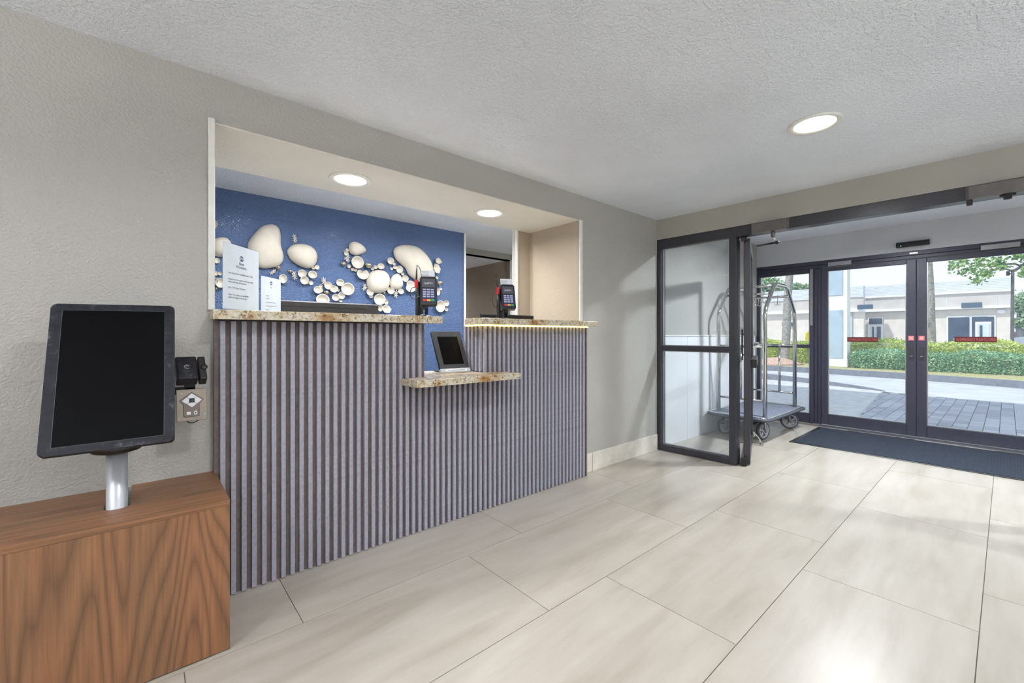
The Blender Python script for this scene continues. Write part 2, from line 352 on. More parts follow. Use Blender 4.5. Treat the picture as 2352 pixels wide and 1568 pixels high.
# ------------------------------------------------------------ room shell
H = 2.354; YW = 2.35; XF = 3.992; XV = 6.71; VH = 2.47
# floor slab (grout level) and its porcelain tiles
fl = struct('floor', MB().box(-3.2, 6.72, -3.6, 2.37, -.12, -.003), GROUT)
row_y = [YW+.04, 1.881, 1.277, .672, .071]
while row_y[-1] > -3.6: row_y.append(row_y[-1]-.604)
offs = [.494, .106, .502, .098, .486]
for i in range(len(row_y)-1):
    y1, y0 = row_y[i], row_y[i+1]; off = offs[i % 5]; k0 = int((-3.2-off)/1.205)-1
    if i == 0: y1 = 2.36
    for k in range(k0, 8):
        x0, x1 = off+k*1.205, off+(k+1)*1.205; x0 = max(x0, -3.2); x1 = min(x1, 6.55)
        if x1-x0 < .05: continue
        if i == 0 and x1 < .6: pass
        y0c = max(y0, -3.6)
        t = MB().box(x0+.0016, x1-.0016, y0c+.0016, y1-.0016, -.012, 0)
        obj('tile', t, PORC, fl)
obj('threshold', MB().box(6.552, 6.70, -3.5, 1.60, -.002, .006, .002), ALU, fl)

def wallbox(name, m, *boxes):
    mb = MB()
    for b in boxes: mb.box(*b)
    return struct(name, mb, m)
wallbox('wall_left', WALL, (-3.2, .243, YW, 2.95, 0, H), (.243, 2.775, YW, 2.95, 2.145, H), (2.775, 4.05, YW, 2.95, 0, H), (4.05, 6.9, 2.362, 2.95, 0, VH))
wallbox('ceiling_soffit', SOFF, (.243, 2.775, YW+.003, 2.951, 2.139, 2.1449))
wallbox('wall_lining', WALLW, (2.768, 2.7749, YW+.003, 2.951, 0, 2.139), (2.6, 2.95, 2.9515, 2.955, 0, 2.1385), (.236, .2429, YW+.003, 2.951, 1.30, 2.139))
wallbox('wall_near', WALL, (-3.32, -3.2, -3.6, 2.95, 0, H))
# right-hand wall, behind the camera, with three windows added to light the room
rw = MB()
wx_ = [(-2.9, -.9), (-.6, 1.6), (1.9, 3.8)]
rw.box(-3.2, 6.9, -3.72, -3.6, 0, .1).box(-3.2, 6.9, -3.72, -3.6, 2.15, VH)
xs = [-3.2]+[v for p in wx_ for v in p]+[6.9]
for i in range(0, len(xs), 2): rw.box(xs[i], xs[i+1], -3.72, -3.6, .1, 2.15)
struct('wall_right', rw, WALL)
for i, (a, b) in enumerate(wx_):
    f = MB().box(a, b, -3.70, -3.62, .1, .15).box(a, b, -3.70, -3.62, 2.10, 2.15).box(a, a+.05, -3.70, -3.62, .15, 2.10).box(b-.05, b, -3.70, -3.62, .15, 2.10)
    wf = struct('window_%d' % (i+1), f, BRONZE); obj('pane', MB().box(a+.05, b-.05, -3.664, -3.656, .15, 2.10), GLASS, wf)
struct('ceiling', MB().box(-3.2, 4.12, -3.6, YW, H, 2.6), CEIL)
struct('ceiling_vestibule', MB().box(4.16, 6.9, -3.6, 2.362, VH, 2.6), VCEIL)
# office behind the desk
struct('ceiling_office', MB().box(-1.6, 5.6, 2.95, 4.75, 2.35, 2.55).box(-1.6, 4.2, 4.75, 9.2, 2.27, 2.5), CEIL)
wallbox('wall_office', BLUE, (-1.6, 2.808, 4.1, 4.22, 0, 2.35))
wallbox('wall_back', WALL, (4.10, 5.6, 4.75, 4.87, 0, 2.35), (-1.6, 4.10, 4.7495, 4.87, 2.27, 2.35), (2.6, 5.6, 2.956, 3.014, 0, 2.349), (5.5, 5.6, 3.014, 4.75, 0, 2.349), (-1.72, -1.6, 2.95, 9.2, 0, 2.35))
wallbox('wall_corridor', BROWNW, (4.05, 4.17, 4.87, 9.2, 0, 2.27), (-1.6, 4.05, 9.08, 9.2, 0, 2.27))
struct('floor_office', MB().box(-1.6, 5.6, 2.372, 9.2, -.12, 0), mat('pale office floor', (186, 182, 176), .95, vary=.1))
# corner beads and trims
n_ = 1
for bx in ((.217, .243, 2.334, 2.3499, 1.29, 2.155), (2.766, 2.80, 2.334, 2.3499, 1.29, 2.145), (2.585, 2.612, 2.938, 2.951, .9, 2.1385), (2.795, 2.822, 4.085, 4.0995, 0, 2.349), (4.05, 4.10, 4.735, 4.749, 0, 2.268)):
    struct('trim_%d' % n_, MB().box(*bx, b=.003), WHITE); n_ += 1
# lobby baseboard tiles on the desk wall
bb = empty('baseboard_left', (2.8, 2.33, 0), kind='structure')
for x0, x1 in ((2.80, 2.932), (2.935, 3.985)): obj('tile', MB().box(x0+.001, x1-.001, 2.336, 2.3495, 0, .160, .002), BASET, bb)
# vestibule wainscot panels
wn = empty('wall_wainscot', (4.6, 2.35, 0), kind='structure')
xs = [4.10, 4.637, 5.236, 5.835, 6.434, 6.62]
for i in range(len(xs)-1): obj('panel', MB().box(xs[i]+.002, xs[i+1]-.002, 2.350, 2.3615, 0, 1.158, .002), PANEL, wn)
obj('top_trim', MB().box(4.10, 6.62, 2.343, 2.3615, 1.160, 1.174, .003), WHITE, wn)

# ------------------------------------------------------------ inner storefront (turned 2.3 degrees against the desk wall)
MS = frame((XF, YW, 0), (.041, -1, 0), (1, .041, 0))     # u along the wall, v into the vestibule
struct('wall_far', MB(MS).box(0, 5.95, 0, .16, 2.150, 2.60).box(3.42, 5.95, 0, .16, 0, 2.150), BULK)
sf = empty('glazed_partition', (XF, YW, 0), 'dark bronze framed partition of the inner entrance with a glazed side panel', 'glass partition')
def sbar(n, *a, m=BRONZE): return obj(n, MB(MS).box(*a, b=.002), m, sf)
sbar('header_rail', 0, 3.42, .002, .10, 2.058, 2.150)
sbar('jamb', 0.0, .042, .002, .10, 0, 2.058)
sbar('jamb', .702, .764, .002, .10, 0, 2.058)
sbar('jamb', 2.62, 2.68, .002, .10, 0, 2.058)
sbar('jamb', 3.38, 3.42, .002, .10, 0, 2.058)
for a, b in ((.042, .702), (2.68, 3.38)):
    sbar('bottom_rail', a, b, .002, .10, 0, .062); sbar('middle_rail', a, b, .002, .10, 1.017, 1.066)
    for z0, z1 in ((.062, 1.017), (1.066, 2.058)):
        for q in ((a, a+.008, z0, z1), (b-.008, b, z0, z1), (a+.008, b-.008, z0, z0+.008), (a+.008, b-.008, z1-.008, z1)): obj('glazing_bead', MB(MS).box(q[0], q[1], .036, .066, q[2], q[3]), ALU, sf)
        obj('pane', MB(MS).box(a+.012, b-.008, .048, .054, z0+.008, z1-.008), GLASS, sf)
# door closers fixed on the header
def closer(name, u0, u1, label, arm):
    e = empty(name, MS @ Vector((u0, 0, 2.06)), label, 'door closer')
    obj('cover', MB(MS).box(u0, u1, -.055, .0015, 2.050, 2.135, .006, 2), CLOSER, e)
    obj('mounting_plate', MB(MS).box(u0-.01, u1+.01, -.006, .0015, 2.062, 2.148, .001), CLOSER, e)
    mb = MB(MS)
    for u in (u0+.03, u0+.10, u1-.03): mb.cyl((u, -.007, 2.141), .004, .006, (0, -1, 0), 10)
    obj('screw', mb, ALU, e); e.children[-1]['kind'] = 'stuff'
    if arm:
        us = u0+.16
        obj('spindle', MB(MS).cyl((us, -.027, 2.0), .016, .055, n=14), CLOSER, e)
        p0, p1, p2 = Vector((us, -.027, 2.005)), Vector((us-.005, .10, 1.975)), Vector((u0-.07, .33, 2.01))
        obj('forearm', MB(MS).tube([p0, p1], .011, 10), CHROME, e); obj('arm', MB(MS).tube([p1, p2], .008, 10), BLACKP, e)
        obj('elbow_joint', MB(MS).ball(p1, .017), BLACKP, e)
    else:
        obj('valve_cap', MB(MS).lathe([(.035, 0), (.035, .008), (.02, .012), (.018, .028), (0, .03)], (u0+.17, -.027, 2.049), (0, 0, -1), 18), BLACKP, e)
        obj('end_bracket', MB(MS).box(u0-.006, u0+.022, -.045, -.02, 2.015, 2.049, .003), BLACKP, e)
closer('door_closer', .905, 1.165, 'grey surface door closer above the opened inner glass door, its arm bent', True)
closer('door_closer', 2.185, 2.60, 'dark door closer on the header at the right edge of the photo', False)
# the opened left leaf
LO = Vector((4.118, 1.530, 0)); ML = frame(LO, (.9, .300, 0), (-.300, .9, 0))
dl = empty('glass_door', LO, 'narrow-framed glass door swung open into the vestibule beside the glazed side panel', 'door')
LW = .90
def lb(n, *a, m=BRONZE, b=.003, par=None): return obj(n, MB(ML).box(*a, b=b), m, par or dl)
lb('stile', 0, .05, -.026, .026, .012, 2.045, m=BRONZE); lb('stile', LW-.05, LW, -.026, .026, .012, 2.045)
lb('top_rail', .05, LW-.05, -.024, .024, 1.98, 2.045); lb('bottom_rail', .05, LW-.05, -.024, .024, .012, .11)
lb('pane', .05, LW-.05, -.003, .003, .11, 1.98, m=GLASS, b=0)
lb('top_pivot', -.055, .02, .0, .05, 2.02, 2.056, m=BLACKP); lb('bottom_pivot', -.05, -.002, .0, .05, .004, .075, m=BLACKP)
h = lb('pull_handle', LW-.035, LW-.015, .068, .084, .90, 1.235, m=BLACKP)
obj('standoff', MB(ML).cyl((LW-.025, .026, .96), .008, .044, (0, 1, 0), 10), BLACKP, h); obj('standoff', MB(ML).cyl((LW-.025, .026, 1.18), .008, .044, (0, 1, 0), 10), BLACKP, h)
lb('push_bar', .08, LW-.03, -.075, -.026, .875, .955, m=BLACKP, b=.006)
lb('latch_lever', LW-.08, LW-.03, -.085, -.026, 1.07, 1.10, m=ALU, b=.006)
obj('door_stop', MB(ML).box(LW-.07, LW-.03, -.045, -.026, .09, .15, b=.003).tube([(LW-.05, -.04, .13), (LW-.04, -.09, .06), (LW-.035, -.105, .008)], .009, 8).box(LW-.055, LW-.015, -.125, -.085, .001, .016, b=.003), CHROME, dl)

# ------------------------------------------------------------ outer sliding doors
struct('wall_entrance', MB().box(XV, 6.9, -3.6, 2.362, 2.145, VH).box(XV, 6.9, -3.6, -1.55, 0, 2.145), plaster('grey vestibule paint', (204, 206, 210), .55, 60, .15))
ef = empty('glazed_entrance', (XV, 2.36, 0), 'blue grey metal entrance framing with a fixed glazed panel behind the luggage cart', 'glass partition')
def eb(n, *a, m=BRONZE2, b=.003): return obj(n, MB().box(*a, b=b), m, ef)
eb('header_rail', XV-.004, XV+.11, -1.55, 2.36, 2.095, 2.145); eb('header_track', XV+.005, XV+.10, -1.55, 2.36, 2.055, 2.094)
eb('jamb', XV, XV+.10, 2.325, 2.36, 0, 2.055); eb('jamb', XV, XV+.10, 1.672, 1.715, 0, 2.055, m=BRONZE2)
eb('strike_plate', XV-.006, XV, 1.678, 1.710, 1.30, 2.05, m=ALU, b=.001)
eb('jamb', XV+.01, XV+.10, 1.634, 1.665, 0, 2.055); eb('jamb', XV+.02, XV+.10, 1.592, 1.626, 0, 2.055)
eb('top_rail', XV+.01, XV+.06, 1.715, 2.325, 1.997, 2.055); eb('bottom_rail', XV+.01, XV+.06, 1.715, 2.325, 0, .13)
eb('middle_rail', XV+.01, XV+.06, 1.715, 2.325, 1.0, 1.045)
for z0, z1 in ((.13, 1.0), (1.045, 1.997)):
    for q in ((1.715, 1.728, z0, z1), (2.312, 2.325, z0, z1)): obj('glazing_bead', MB().box(XV+.02, XV+.05, q[0], q[1], q[2], q[3]), ALU, ef)
    obj('pane', MB().box(XV+.032, XV+.038, 1.728, 2.312, z0, z1), GLASS, ef)
eb('jamb', XV, XV+.10, -1.55, -1.50, 0, 2.055)
def leafdoor(y0, y1, label, meet):      # meet: 'hi'/'lo' side where the two leaves meet
    e = empty('sliding_door', (XV, (y0+y1)/2, 0), label, 'door')
    st = .071; ml = .085
    a, b = (ml, st) if meet == 'lo' else (st, ml)
    def q(n, *z, m=BRONZE2, bb=.004, par=None): return obj(n, MB().box(*z, b=bb), m, par or e)
    q('stile', XV+.005, XV+.05, y0, y0+a, .01, 2.05); q('stile', XV+.005, XV+.05, y1-b, y1, .01, 2.05)
    q('top_rail', XV+.006, XV+.049, y0+a, y1-b, 2.0, 2.05); q('bottom_rail', XV+.006, XV+.049, y0+a, y1-b, .01, .145)
    for z_ in ((y0+a, y0+a+.008, .145, 2.0), (y1-b-.008, y1-b, .145, 2.0), (y0+a+.008, y1-b-.008, .145, .153)): obj('glazing_bead', MB().box(XV+.012, XV+.042, *z_), ALU, e)
    q('pane', XV+.024, XV+.030, y0+a+.01, y1-b-.01, .155, 2.0, m=GLASS, bb=0)
    yc = y0+a/2 if meet == 'lo' else y1-b/2
    stk = q('red_sticker', XV+.0035, XV+.005, yc-.026, yc+.026, 1.112, 1.165, m=STICK, bb=0)
    q('sticker_mark', XV+.0028, XV+.0034, yc-.016, yc+.016, 1.122, 1.155, m=mat('pale pink print', (236, 168, 160), .5) if 'pale pink print' not in MATS else MATS['pale pink print'], bb=0, par=stk)
    lk = q('lock_case', XV+.001, XV+.005, yc-.02, yc+.02, .90, 1.03, m=DKP, bb=.001); q('lock_slot', XV-.003, XV+.001, yc-.012, yc+.012, .925, .935, m=ALU, bb=.001, par=lk)
    return e
d1 = leafdoor(.680, 1.588, 'left sliding glass door of the outer entrance, metal rails and a red sticker', 'lo')
d2 = leafdoor(-.235, .6775, 'right sliding glass door of the outer entrance, cut off by the photo edge', 'hi')
def band(p0, p1, d):
    a, b = at_x(*p0, XV+.022), at_x(*p1, XV+.022)
    s = obj('warning_band', MB().box(XV+.0215, XV+.0235, b.y, a.y, a.z-.058, a.z), BANDM, d)
    M = frame((XV+.021, a.y-.012, a.z-.046), (0, -1, 0), (0, 0, 1)); t = text('lettering', 'IN EMERGENCY PUSH TO OPEN', .046, M, BANDT, s)
    wdt = max(v.co.y for v in t.data.vertices)-min(v.co.y for v in t.data.vertices); k = (a.y-b.y-.024)/wdt
    y0 = max(v.co.y for v in t.data.vertices)
    for v in t.data.vertices: v.co.y = y0+(v.co.y-y0)*k
band((1946, 774), (2017, 775), d1); band((2192, 773), (2290, 775), d2)
for y0, y1, z0, lb_ in ((1.27, 1.51, 2.06, 'pale metal cover plate at the top left corner of the left sliding door'), (-.09, .18, 2.07, 'pale metal cover plate over the right sliding door by the photo edge')):
    tag(obj('cover_plate', MB().box(XV-.012, XV-.0045, y0, y1, z0, z0+.05, b=.001), ALU, None, (XV, y0, z0)), lb_, 'cover plate')
sn = empty('door_sensor', (XV-.001, .70, 2.19), 'slim black motion sensor with a green light above the sliding doors', 'sensor')
obj('housing', MB().box(XV-.045, XV-.0005, .566, .849, 2.193, 2.25, b=.006, seg=2), BLACKP, sn); obj('indicator_light', MB().cyl((XV-.046, .805, 2.209), .004, .003, (1, 0, 0), 10), LEDG, sn)
tag(obj('track_label', MB().box(XV-.009, XV-.0045, .665, .735, 2.108, 2.125, b=.001), ALU, None, (XV, .7, 2.1)), 'tiny pale metal tab on the header between the two sliding doors', 'label')

# entrance mat
mt = empty('entrance_mat', (5.9, .3, 0), 'dark blue grey ribbed entrance mat lying in front of the sliding doors', 'mat')
obj('ribbed_field', MB().box(5.40, 6.46, -1.17, 1.525, .001, .009, b=.002), MATM, mt)
obj('rubber_border', MB().box(5.365, 6.50, -1.21, -1.17, .0005, .006, b=.002).box(5.365, 6.50, 1.525, 1.565, .0005, .006, b=.002).box(5.365, 5.40, -1.17, 1.525, .0005, .006, b=.002).box(6.46, 6.50, -1.17, 1.525, .0005, .006, b=.002), BLACKP, mt)

# ------------------------------------------------------------ downlights (fixtures give the light)
def downlight(x, y, z, watts, label, group=None, r=.13, col=(.95, .97, 1)):
    e = empty('downlight', (x, y, z), label, 'ceiling light', group)
    obj('trim_ring', MB().lathe([(r, -.0005), (r, -.004), (r-.006, -.009), (r-.03, -.006), (r-.034, -.0005)], (x, y, z), n=40, closed=True), WHITE, e)
    obj('lens', MB().lathe([(0, -.002), (r-.034, -.002), (r-.034, -.0005), (0, -.0005)], (x, y, z), n=40), LENS, e)
    ld = bpy.data.lights.new('lamp', 'AREA'); ld.shape = 'DISK'; ld.size = (r-.04)*2; ld.energy = watts; ld.color = col; ld.spread = rad(165)
    lo = bpy.data.objects.new('lamp', ld); COL.objects.link(lo); lo.parent = e; lo.location = (0, 0, -.014)
    return e
downlight(2.829, .699, H, P_LOBBY, 'round recessed downlight in the white textured lobby ceiling')
for x, y in ((.65, .699), (-1.5, .699), (2.829, -1.45), (.65, -1.45), (-1.5, -1.45)):  # extra downlights added out of view to light the room
    downlight(x, y, H, P_LOBBY*(2.1 if y > 0 else .55), 'unseen round downlight added behind the camera to light the lobby', 'added lobby downlights behind the camera')
downlight(.968, 2.654, 2.139, P_NICHE, 'left of two round downlights in the cream soffit over the desk', r=.125)
downlight(2.064, 2.667, 2.139, P_NICHE, 'right of two round downlights in the cream soffit over the desk', r=.125)
for x, y, z_ in ((.66, 3.10, 2.35), (1.67, 3.10, 2.35), (2.70, 3.16, 2.35), (3.9, 3.5, 2.35), (3.2, 7.4, 2.27)): downlight(x, y, z_, P_OFFICE if y < 7 else 45.0, 'hidden downlight over office and corridor, last two of the row added as fill', 'office downlights above the soffit')  # last two entries are added lamps that brighten office and corridor
for y_ in (.9, -1.4): downlight(4.9, y_, VH, P_VEST, 'one of two vestibule downlights hidden behind the header, the second added as fill', 'vestibule downlights behind the header', r=.11, col=(.90, .95, 1))  # out of view; the second lamp is added to brighten the vestibule

# fill lamps added unseen behind the camera to brighten the ceiling
for x, y, nm in ((-2.5, .6, 'left'), (-.8, -2.6, 'middle'), (2.2, -2.8, 'right')):
    e = empty('fill_lamp', (x, y, 0), nm+' one of three fill lamps added behind the camera for the ceiling', 'added fill lamp')
    obj('base', MB().lathe([(.15, .001), (.15, .015), (.04, .03), (0, .03)], (x, y, 0), n=28), BLACKP, e); obj('pole', MB().cyl((x, y, .03), .012, 1.62, n=12), BLACKP, e)
    obj('lamp_shade', MB().lathe([(.02, 1.64), (.12, 1.68), (.17, 1.75), (.165, 1.75), (.115, 1.69), (.0, 1.655)], (x, y, 0), n=28), WHITEP, e)
    ld = bpy.data.lights.new('lamp', 'AREA'); ld.shape = 'DISK'; ld.size = .2; ld.energy = P_FILL; ld.color = (.95, .97, 1)
    lo = bpy.data.objects.new('lamp', ld); COL.objects.link(lo); lo.parent = e; lo.location = (0, 0, 1.74); lo.rotation_euler = (PI, 0, 0)

# ------------------------------------------------------------ reception desk
dk = empty('reception_desk', (1.5, 2.4, 0), 'reception desk front clad in narrow upright lavender grey slats', 'desk')
DZ = 1.244
obj('backing_panel', MB().box(.237, 2.80, 2.306, 2.3485, 0, .886).box(.237, 1.286, 2.306, 2.3485, .886, DZ).box(1.729, 2.80, 2.306, 2.3485, .886, DZ)
    .box(.245, 2.767, 2.3485, 2.52, 0, .886).box(.245, 1.285, 2.3485, 2.52, .886, DZ).box(1.735, 2.767, 2.3485, 2.52, .886, DZ), BACKM, dk)
P = .04087; S0 = .2565; SW = .0197
meshes = {}
for k in range(63):
    x = S0+k*P
    if x > 2.79: break
    full = not (x > 1.275 and x < 1.72); z1 = DZ-.003 if full else .884
    key = full
    if key not in meshes:
        o = obj('slat', MB().box(x, x+SW, 2.286, 2.306, .004, z1, b=.0012), SLATM, dk); meshes[key] = (o, x)
    else:
        o, x0 = meshes[key]; c = o.copy(); COL.objects.link(c); c.parent = dk; c.location = (x-x0, 0, 0)
obj('end_panel', MB().box(2.781, 2.80, 2.286, 2.306, .004, DZ-.003, b=.0012), BACKM, dk)
for k in range(5):
    y = 2.315+k*.043; obj('slat', MB().box(1.712, 1.729, y, y+SW, .93, DZ-.003, b=.0012), SLATM, dk)
obj('office_worktop', MB().box(.26, 2.58, 2.521, 3.05, .74, .77, b=.003), WHITEP, dk)
for x in (.3, 1.4, 2.5): obj('worktop_leg', MB().box(x, x+.05, 2.96, 3.01, 0, .74), DKP, dk)
ls = empty('strip_light', (1.7, 2.28, DZ), 'glowing warm yellow light strip under the right granite counter', 'light strip')
obj('diffuser', MB().box(1.700, 2.80, 2.272, 2.284, 1.237, 1.2455, b=.002).box(1.696, 1.706, 2.272, 2.47, 1.237, 1.2455, b=.002), LED, ls)
def slab(name, pts, z0, z1, label):
    return tag(obj(name, MB().prism(pts, z0, z1, .005), GRAN, None, (pts[0][0], pts[0][1], z0)), label, 'countertop')
slab('granite_counter', [(.222, 2.2), (1.35, 2.2), (1.35, 2.53), (.246, 2.53), (.246, 2.3335), (.222, 2.3335)], 1.2465, 1.288, 'long left granite counter with card terminal and white notices on it')
slab('granite_counter', [(1.64, 2.2), (2.825, 2.2), (2.825, 2.333), (2.764, 2.333), (2.764, 2.53), (1.735, 2.53), (1.72, 2.49), (1.64, 2.38)], 1.2465, 1.288, 'right granite counter with the glowing strip under its edge')
slab('granite_shelf', [(1.126, 2.1), (1.885, 2.1), (1.885, 2.284), (1.7115, 2.284), (1.7115, 2.62), (1.288, 2.62), (1.288, 2.284), (1.126, 2.284)], .888, .927, 'low granite shelf between the two counters, tablet standing on it')

# ------------------------------------------------------------ notices, monitors, terminals, tablet
def notice(p_l, p_r, zb, hgt, label, big):
    a, b = Vector((*p_l, zb)), Vector((*p_r, zb)); u = (b-a); wd = u.length; M = frame(a, u, (0, 0, 1))   # local x right, y up, z toward viewer
    e = empty('acrylic_notice', a, label, 'sign')
    t = .004
    obj('holder', MB(M).box(0, wd, .002, hgt, .0006, .0026).box(0, wd, .002, hgt, -.0036, -.0016).box(-.02, wd+.006, .0005, .004, -.035, .055, b=.001), ACRYL, e)
    sh = obj('printed_sheet', MB(M).box(.003, wd-.003, .006, hgt-.004, -.0014, .0004), PAPER, e)
    def T(s, x, y, size, m=INK2, al='LEFT', wx=1): return text('lettering', s, size, M @ Matrix.Translation((x, y, .0008)), m, sh, al, wx, .0002)
    cxm = wd*.49; k = hgt/.31
    em = obj('emblem', MB(M).lathe([(.0135*k if big else .010, 0), (.0135*k if big else .010, .0006)], (cxm, hgt*.80 if big else hgt*.83, .0005), (0, 0, 1), 28), NAVYI, sh)
    yy = hgt*.80 if big else hgt*.83
    T('BW', cxm, yy-.005, .0155 if big else .010, PAPER, 'CENTER').location.z += 0
    for o_ in sh.children[-1:]:
        o_.data.transform(Matrix.Translation(M.to_3x3() @ Vector((0, 0, .0006))))
    T('Best', cxm, hgt*.70, .020 if big else .009, INK, 'CENTER'); 
    if big:
        T('Western.', cxm, hgt*.645, .020, INK, 'CENTER')
        for i, (yf, s) in enumerate([(.545, 'Late Check Out Availability until 12 Pm'), (.455, 'Request must be made at the front desk'), (.415, 'and on the day of Departure'), (.33, 'Free 12 Pm Late Checkout'), (.225, 'Until 1 Pm, Subject to availability'), (.185, 'additional night room charges')]):
            o = T(s, wd*.14, hgt*yf, .0115, INK2, 'LEFT', .93)
    else:
        for yf, xe in ((.47, .38), (.40, .40), (.30, .72), (.20, .76), (.10, .40)): obj('printed_line', MB(M).box(wd*.24, wd*xe, hgt*yf, hgt*yf+.003, .0004, .00055), INK2, sh)
        for q in ((.22, .50, .62, .76), (.52, .36, .78, .46), (.52, .05, .78, .22)):
            obj('glossy_patch', MB(M).box(wd*q[0], wd*q[2], hgt*q[1], hgt*q[3], .0004, .0005), WHITEP, sh)
notice((.262, 2.262), (.437, 2.452), 1.289, .308, 'tall white notice with round emblem standing in an acrylic holder on the left counter', True)
notice((.452, 2.492), (.575, 2.63), 1.289, .197, 'small white notice beside the tall one, in an acrylic holder on the counter', False)

def monitor(xl, xr, y, ztop, hgt, tilt, label, m=MONM, slot=True, split=False):
    M = frame(((xl+xr)/2, y, ztop), (1, 0, 0), (0, math.sin(tilt), math.cos(tilt))); hw = (xr-xl)/2     # z = toward lobby (-y)
    e = empty('office_monitor', ((xl+xr)/2, y, .77), label, 'monitor')
    obj('rear_housing', MB(M).box(-hw, hw, -hgt, 0, -.012, .012, b=.004), m, e)
    if slot: obj('vent_slot', MB(M).box(-hw*.93, hw*.72, -.034, -.029, .0118, .0128), BLACKP, e)
    obj('bezel_edge', MB(M).box(-hw, hw, -.004, .0015, -.0135, .0), WHITEP if slot else BLACKP, e)
    obj('screen', MB(M).box(-hw+.012, hw-.012, -hgt+.012, -.014, -.0142, -.012), SCREEN, e)
    obj('neck', MB().box((xl+xr)/2-.03, (xl+xr)/2+.03, y-.055, y-.020, .785, ztop-hgt*.45, b=.004), DKP, e)
    obj('base', MB().box((xl+xr)/2-.12, (xl+xr)/2+.12, y-.09, y+.10, .7705, .786, b=.004), DKP, e)
monitor(.588, 1.190, 2.76, 1.379, .35, rad(-4), 'wide grey monitor rising behind the left counter beside the notices')
monitor(2.05, 2.628, 2.76, 1.346, .34, rad(-6), 'low dark monitor behind the right counter', BLACKP, False)

def terminal(x, y, label, pen_hook, tiltdeg, paper_w):
    zb = 1.2885
    e = empty('card_terminal', (x, y, zb), label, 'card terminal')
    obj('base_disc', MB().lathe([(.075, 0), (.075, .003), (.05, .009), (.018, .013), (.018, .016), (0, .016)], (x, y, zb), n=32), CHROME, e)
    obj('pole', MB().tube([(x-.012, y, zb+.01), (x-.012, y, zb+.215)], .0155, 14), BLACKP, e)
    c = Vector((x+.028, y-.060, zb+.160)); th = rad(tiltdeg)
    M = frame(c, (.90, -.43, 0), (-.02, math.sin(th), math.cos(th)))      # faces the lobby, turned to the left
    obj('bracket', MB().box(x-.012, x+.030, y-.055, y+.0, zb+.045, zb+.062, b=.003).box(x-.012, x-.002, y-.052, y-.01, zb+.013, zb+.05, b=.002).box(x+.026, x+.032, y-.052, y-.012, zb+.013, zb+.05, b=.002), BLACKP, e)
    hw, hh = .050, .096
    body = obj('housing', MB(M).prism([(-hw+.008, -hh), (hw-.008, -hh), (hw, -hh+.01), (hw+.001, hh-.012), (hw-.01, hh), (-hw+.01, hh), (-hw-.001, hh-.012), (-hw, -hh+.01)], -.03, 0, .004), BLACKP, e)
    scp = obj('display', MB(M).box(-hw+.010, hw-.010, .022, .078, -.001, .0008), mat('slate display', (78, 80, 90), .3) if 'slate display' not in MATS else MATS['slate display'], body)
    text('lettering', 'SHIFT4', .0165, M @ Matrix.Translation((0, .042, .001)), WHITEP, body, 'CENTER', 1.0, .0002)
    obj('key_field', MB(M).box(-hw+.009, hw-.007, -.078, .014, -.001, .0009), KEYBG, body)
    for r in range(4):
        for q in range(3): obj('key', MB(M).box(-.035+q*.0235, -.035+q*.0235+.0195, .0-r*.0155, .0-r*.0155+.0098, .0008, .0026, b=.0006), KEYB, body)
    for q, m in enumerate((KR, KY, KG)): obj('key', MB(M).box(-.035+q*.0235, -.035+q*.0235+.0215, -.0715, -.0595, .0008, .0028, b=.0006), m, body)
    pp = obj('paper_slip', MB(M).box(-hw+paper_w, hw-.010, .074, .142, -.010, -.0092), PAPER, e)
    mb = MB(M)
    for r in range(5): mb.box(-hw+paper_w+.004, .004, .096+r*.0085, .098+r*.0085, -.0092, -.0089)
    obj('printed_lines', mb, INK2, pp)
    # stylus with coiled cord
    st = Vector((x-.030, y-.012, zb+.18)); lean = .004 if pen_hook else -.018
    obj('stylus_holder', MB().box(st.x-.008, st.x+.008, st.y-.008, st.y+.008, st.z-.005, st.z+.045, b=.002), RED, e)
    obj('stylus', MB().tube([st+Vector((0, 0, .03)), st+Vector((lean, 0, .135))], [.0055, .004], 10), BLACKP, e)
    if pen_hook:
        pts = [st+Vector((0, 0, .0)), st+Vector((-.025, 0, -.005)), st+Vector((-.040, 0, -.03)), st+Vector((-.036, 0, -.06)), st+Vector((-.015, -.005, -.075)), st+Vector((.012, -.01, -.06)), st+Vector((.024, -.01, -.045))]
        obj('cord', MB().tube(smooth(pts, 5), .0022, 8), BLACKP, e)
        pts = [st+Vector((.010, 0, .132)), st+Vector((.022, 0, .120)), st+Vector((.030, -.004, .085)), st+Vector((.034, -.01, .02))]
        obj('cord', MB().tube(smooth(pts, 5), .002, 8), BLACKP, e)
    else:
        pts = [st+Vector((-.032, 0, .098)), st+Vector((-.044, 0, .03)), st+Vector((-.050, 0, -.04)), st+Vector((-.040, 0, -.085)), st+Vector((-.018, 0, -.095)), st+Vector((.0, 0, -.06)), st+Vector((.010, 0, -.01))]
        obj('cord', MB().tube(smooth(pts, 5), .0018, 8), BLACKP, e)
def smooth(pts, k):
    pts = [Vector(p) for p in pts]; out = []
    for i in range(len(pts)-1):
        p0 = pts[max(i-1, 0)]; p1 = pts[i]; p2 = pts[i+1]; p3 = pts[min(i+2, len(pts)-1)]
        for j in range(k):
            t = j/k; out.append(.5*((2*p1)+(p2-p0)*t+(2*p0-5*p1+4*p2-p3)*t*t+(3*p1-p0-3*p2+p3)*t**3))
    out.append(pts[-1]); return out
terminal(1.285, 2.36, 'card payment terminal with a slip of paper on the left counter against the blue wall', True, 22, .008)
terminal(1.922, 2.36, 'card payment terminal on the right counter, its pen cord hanging in a loop', False, 22, .004)

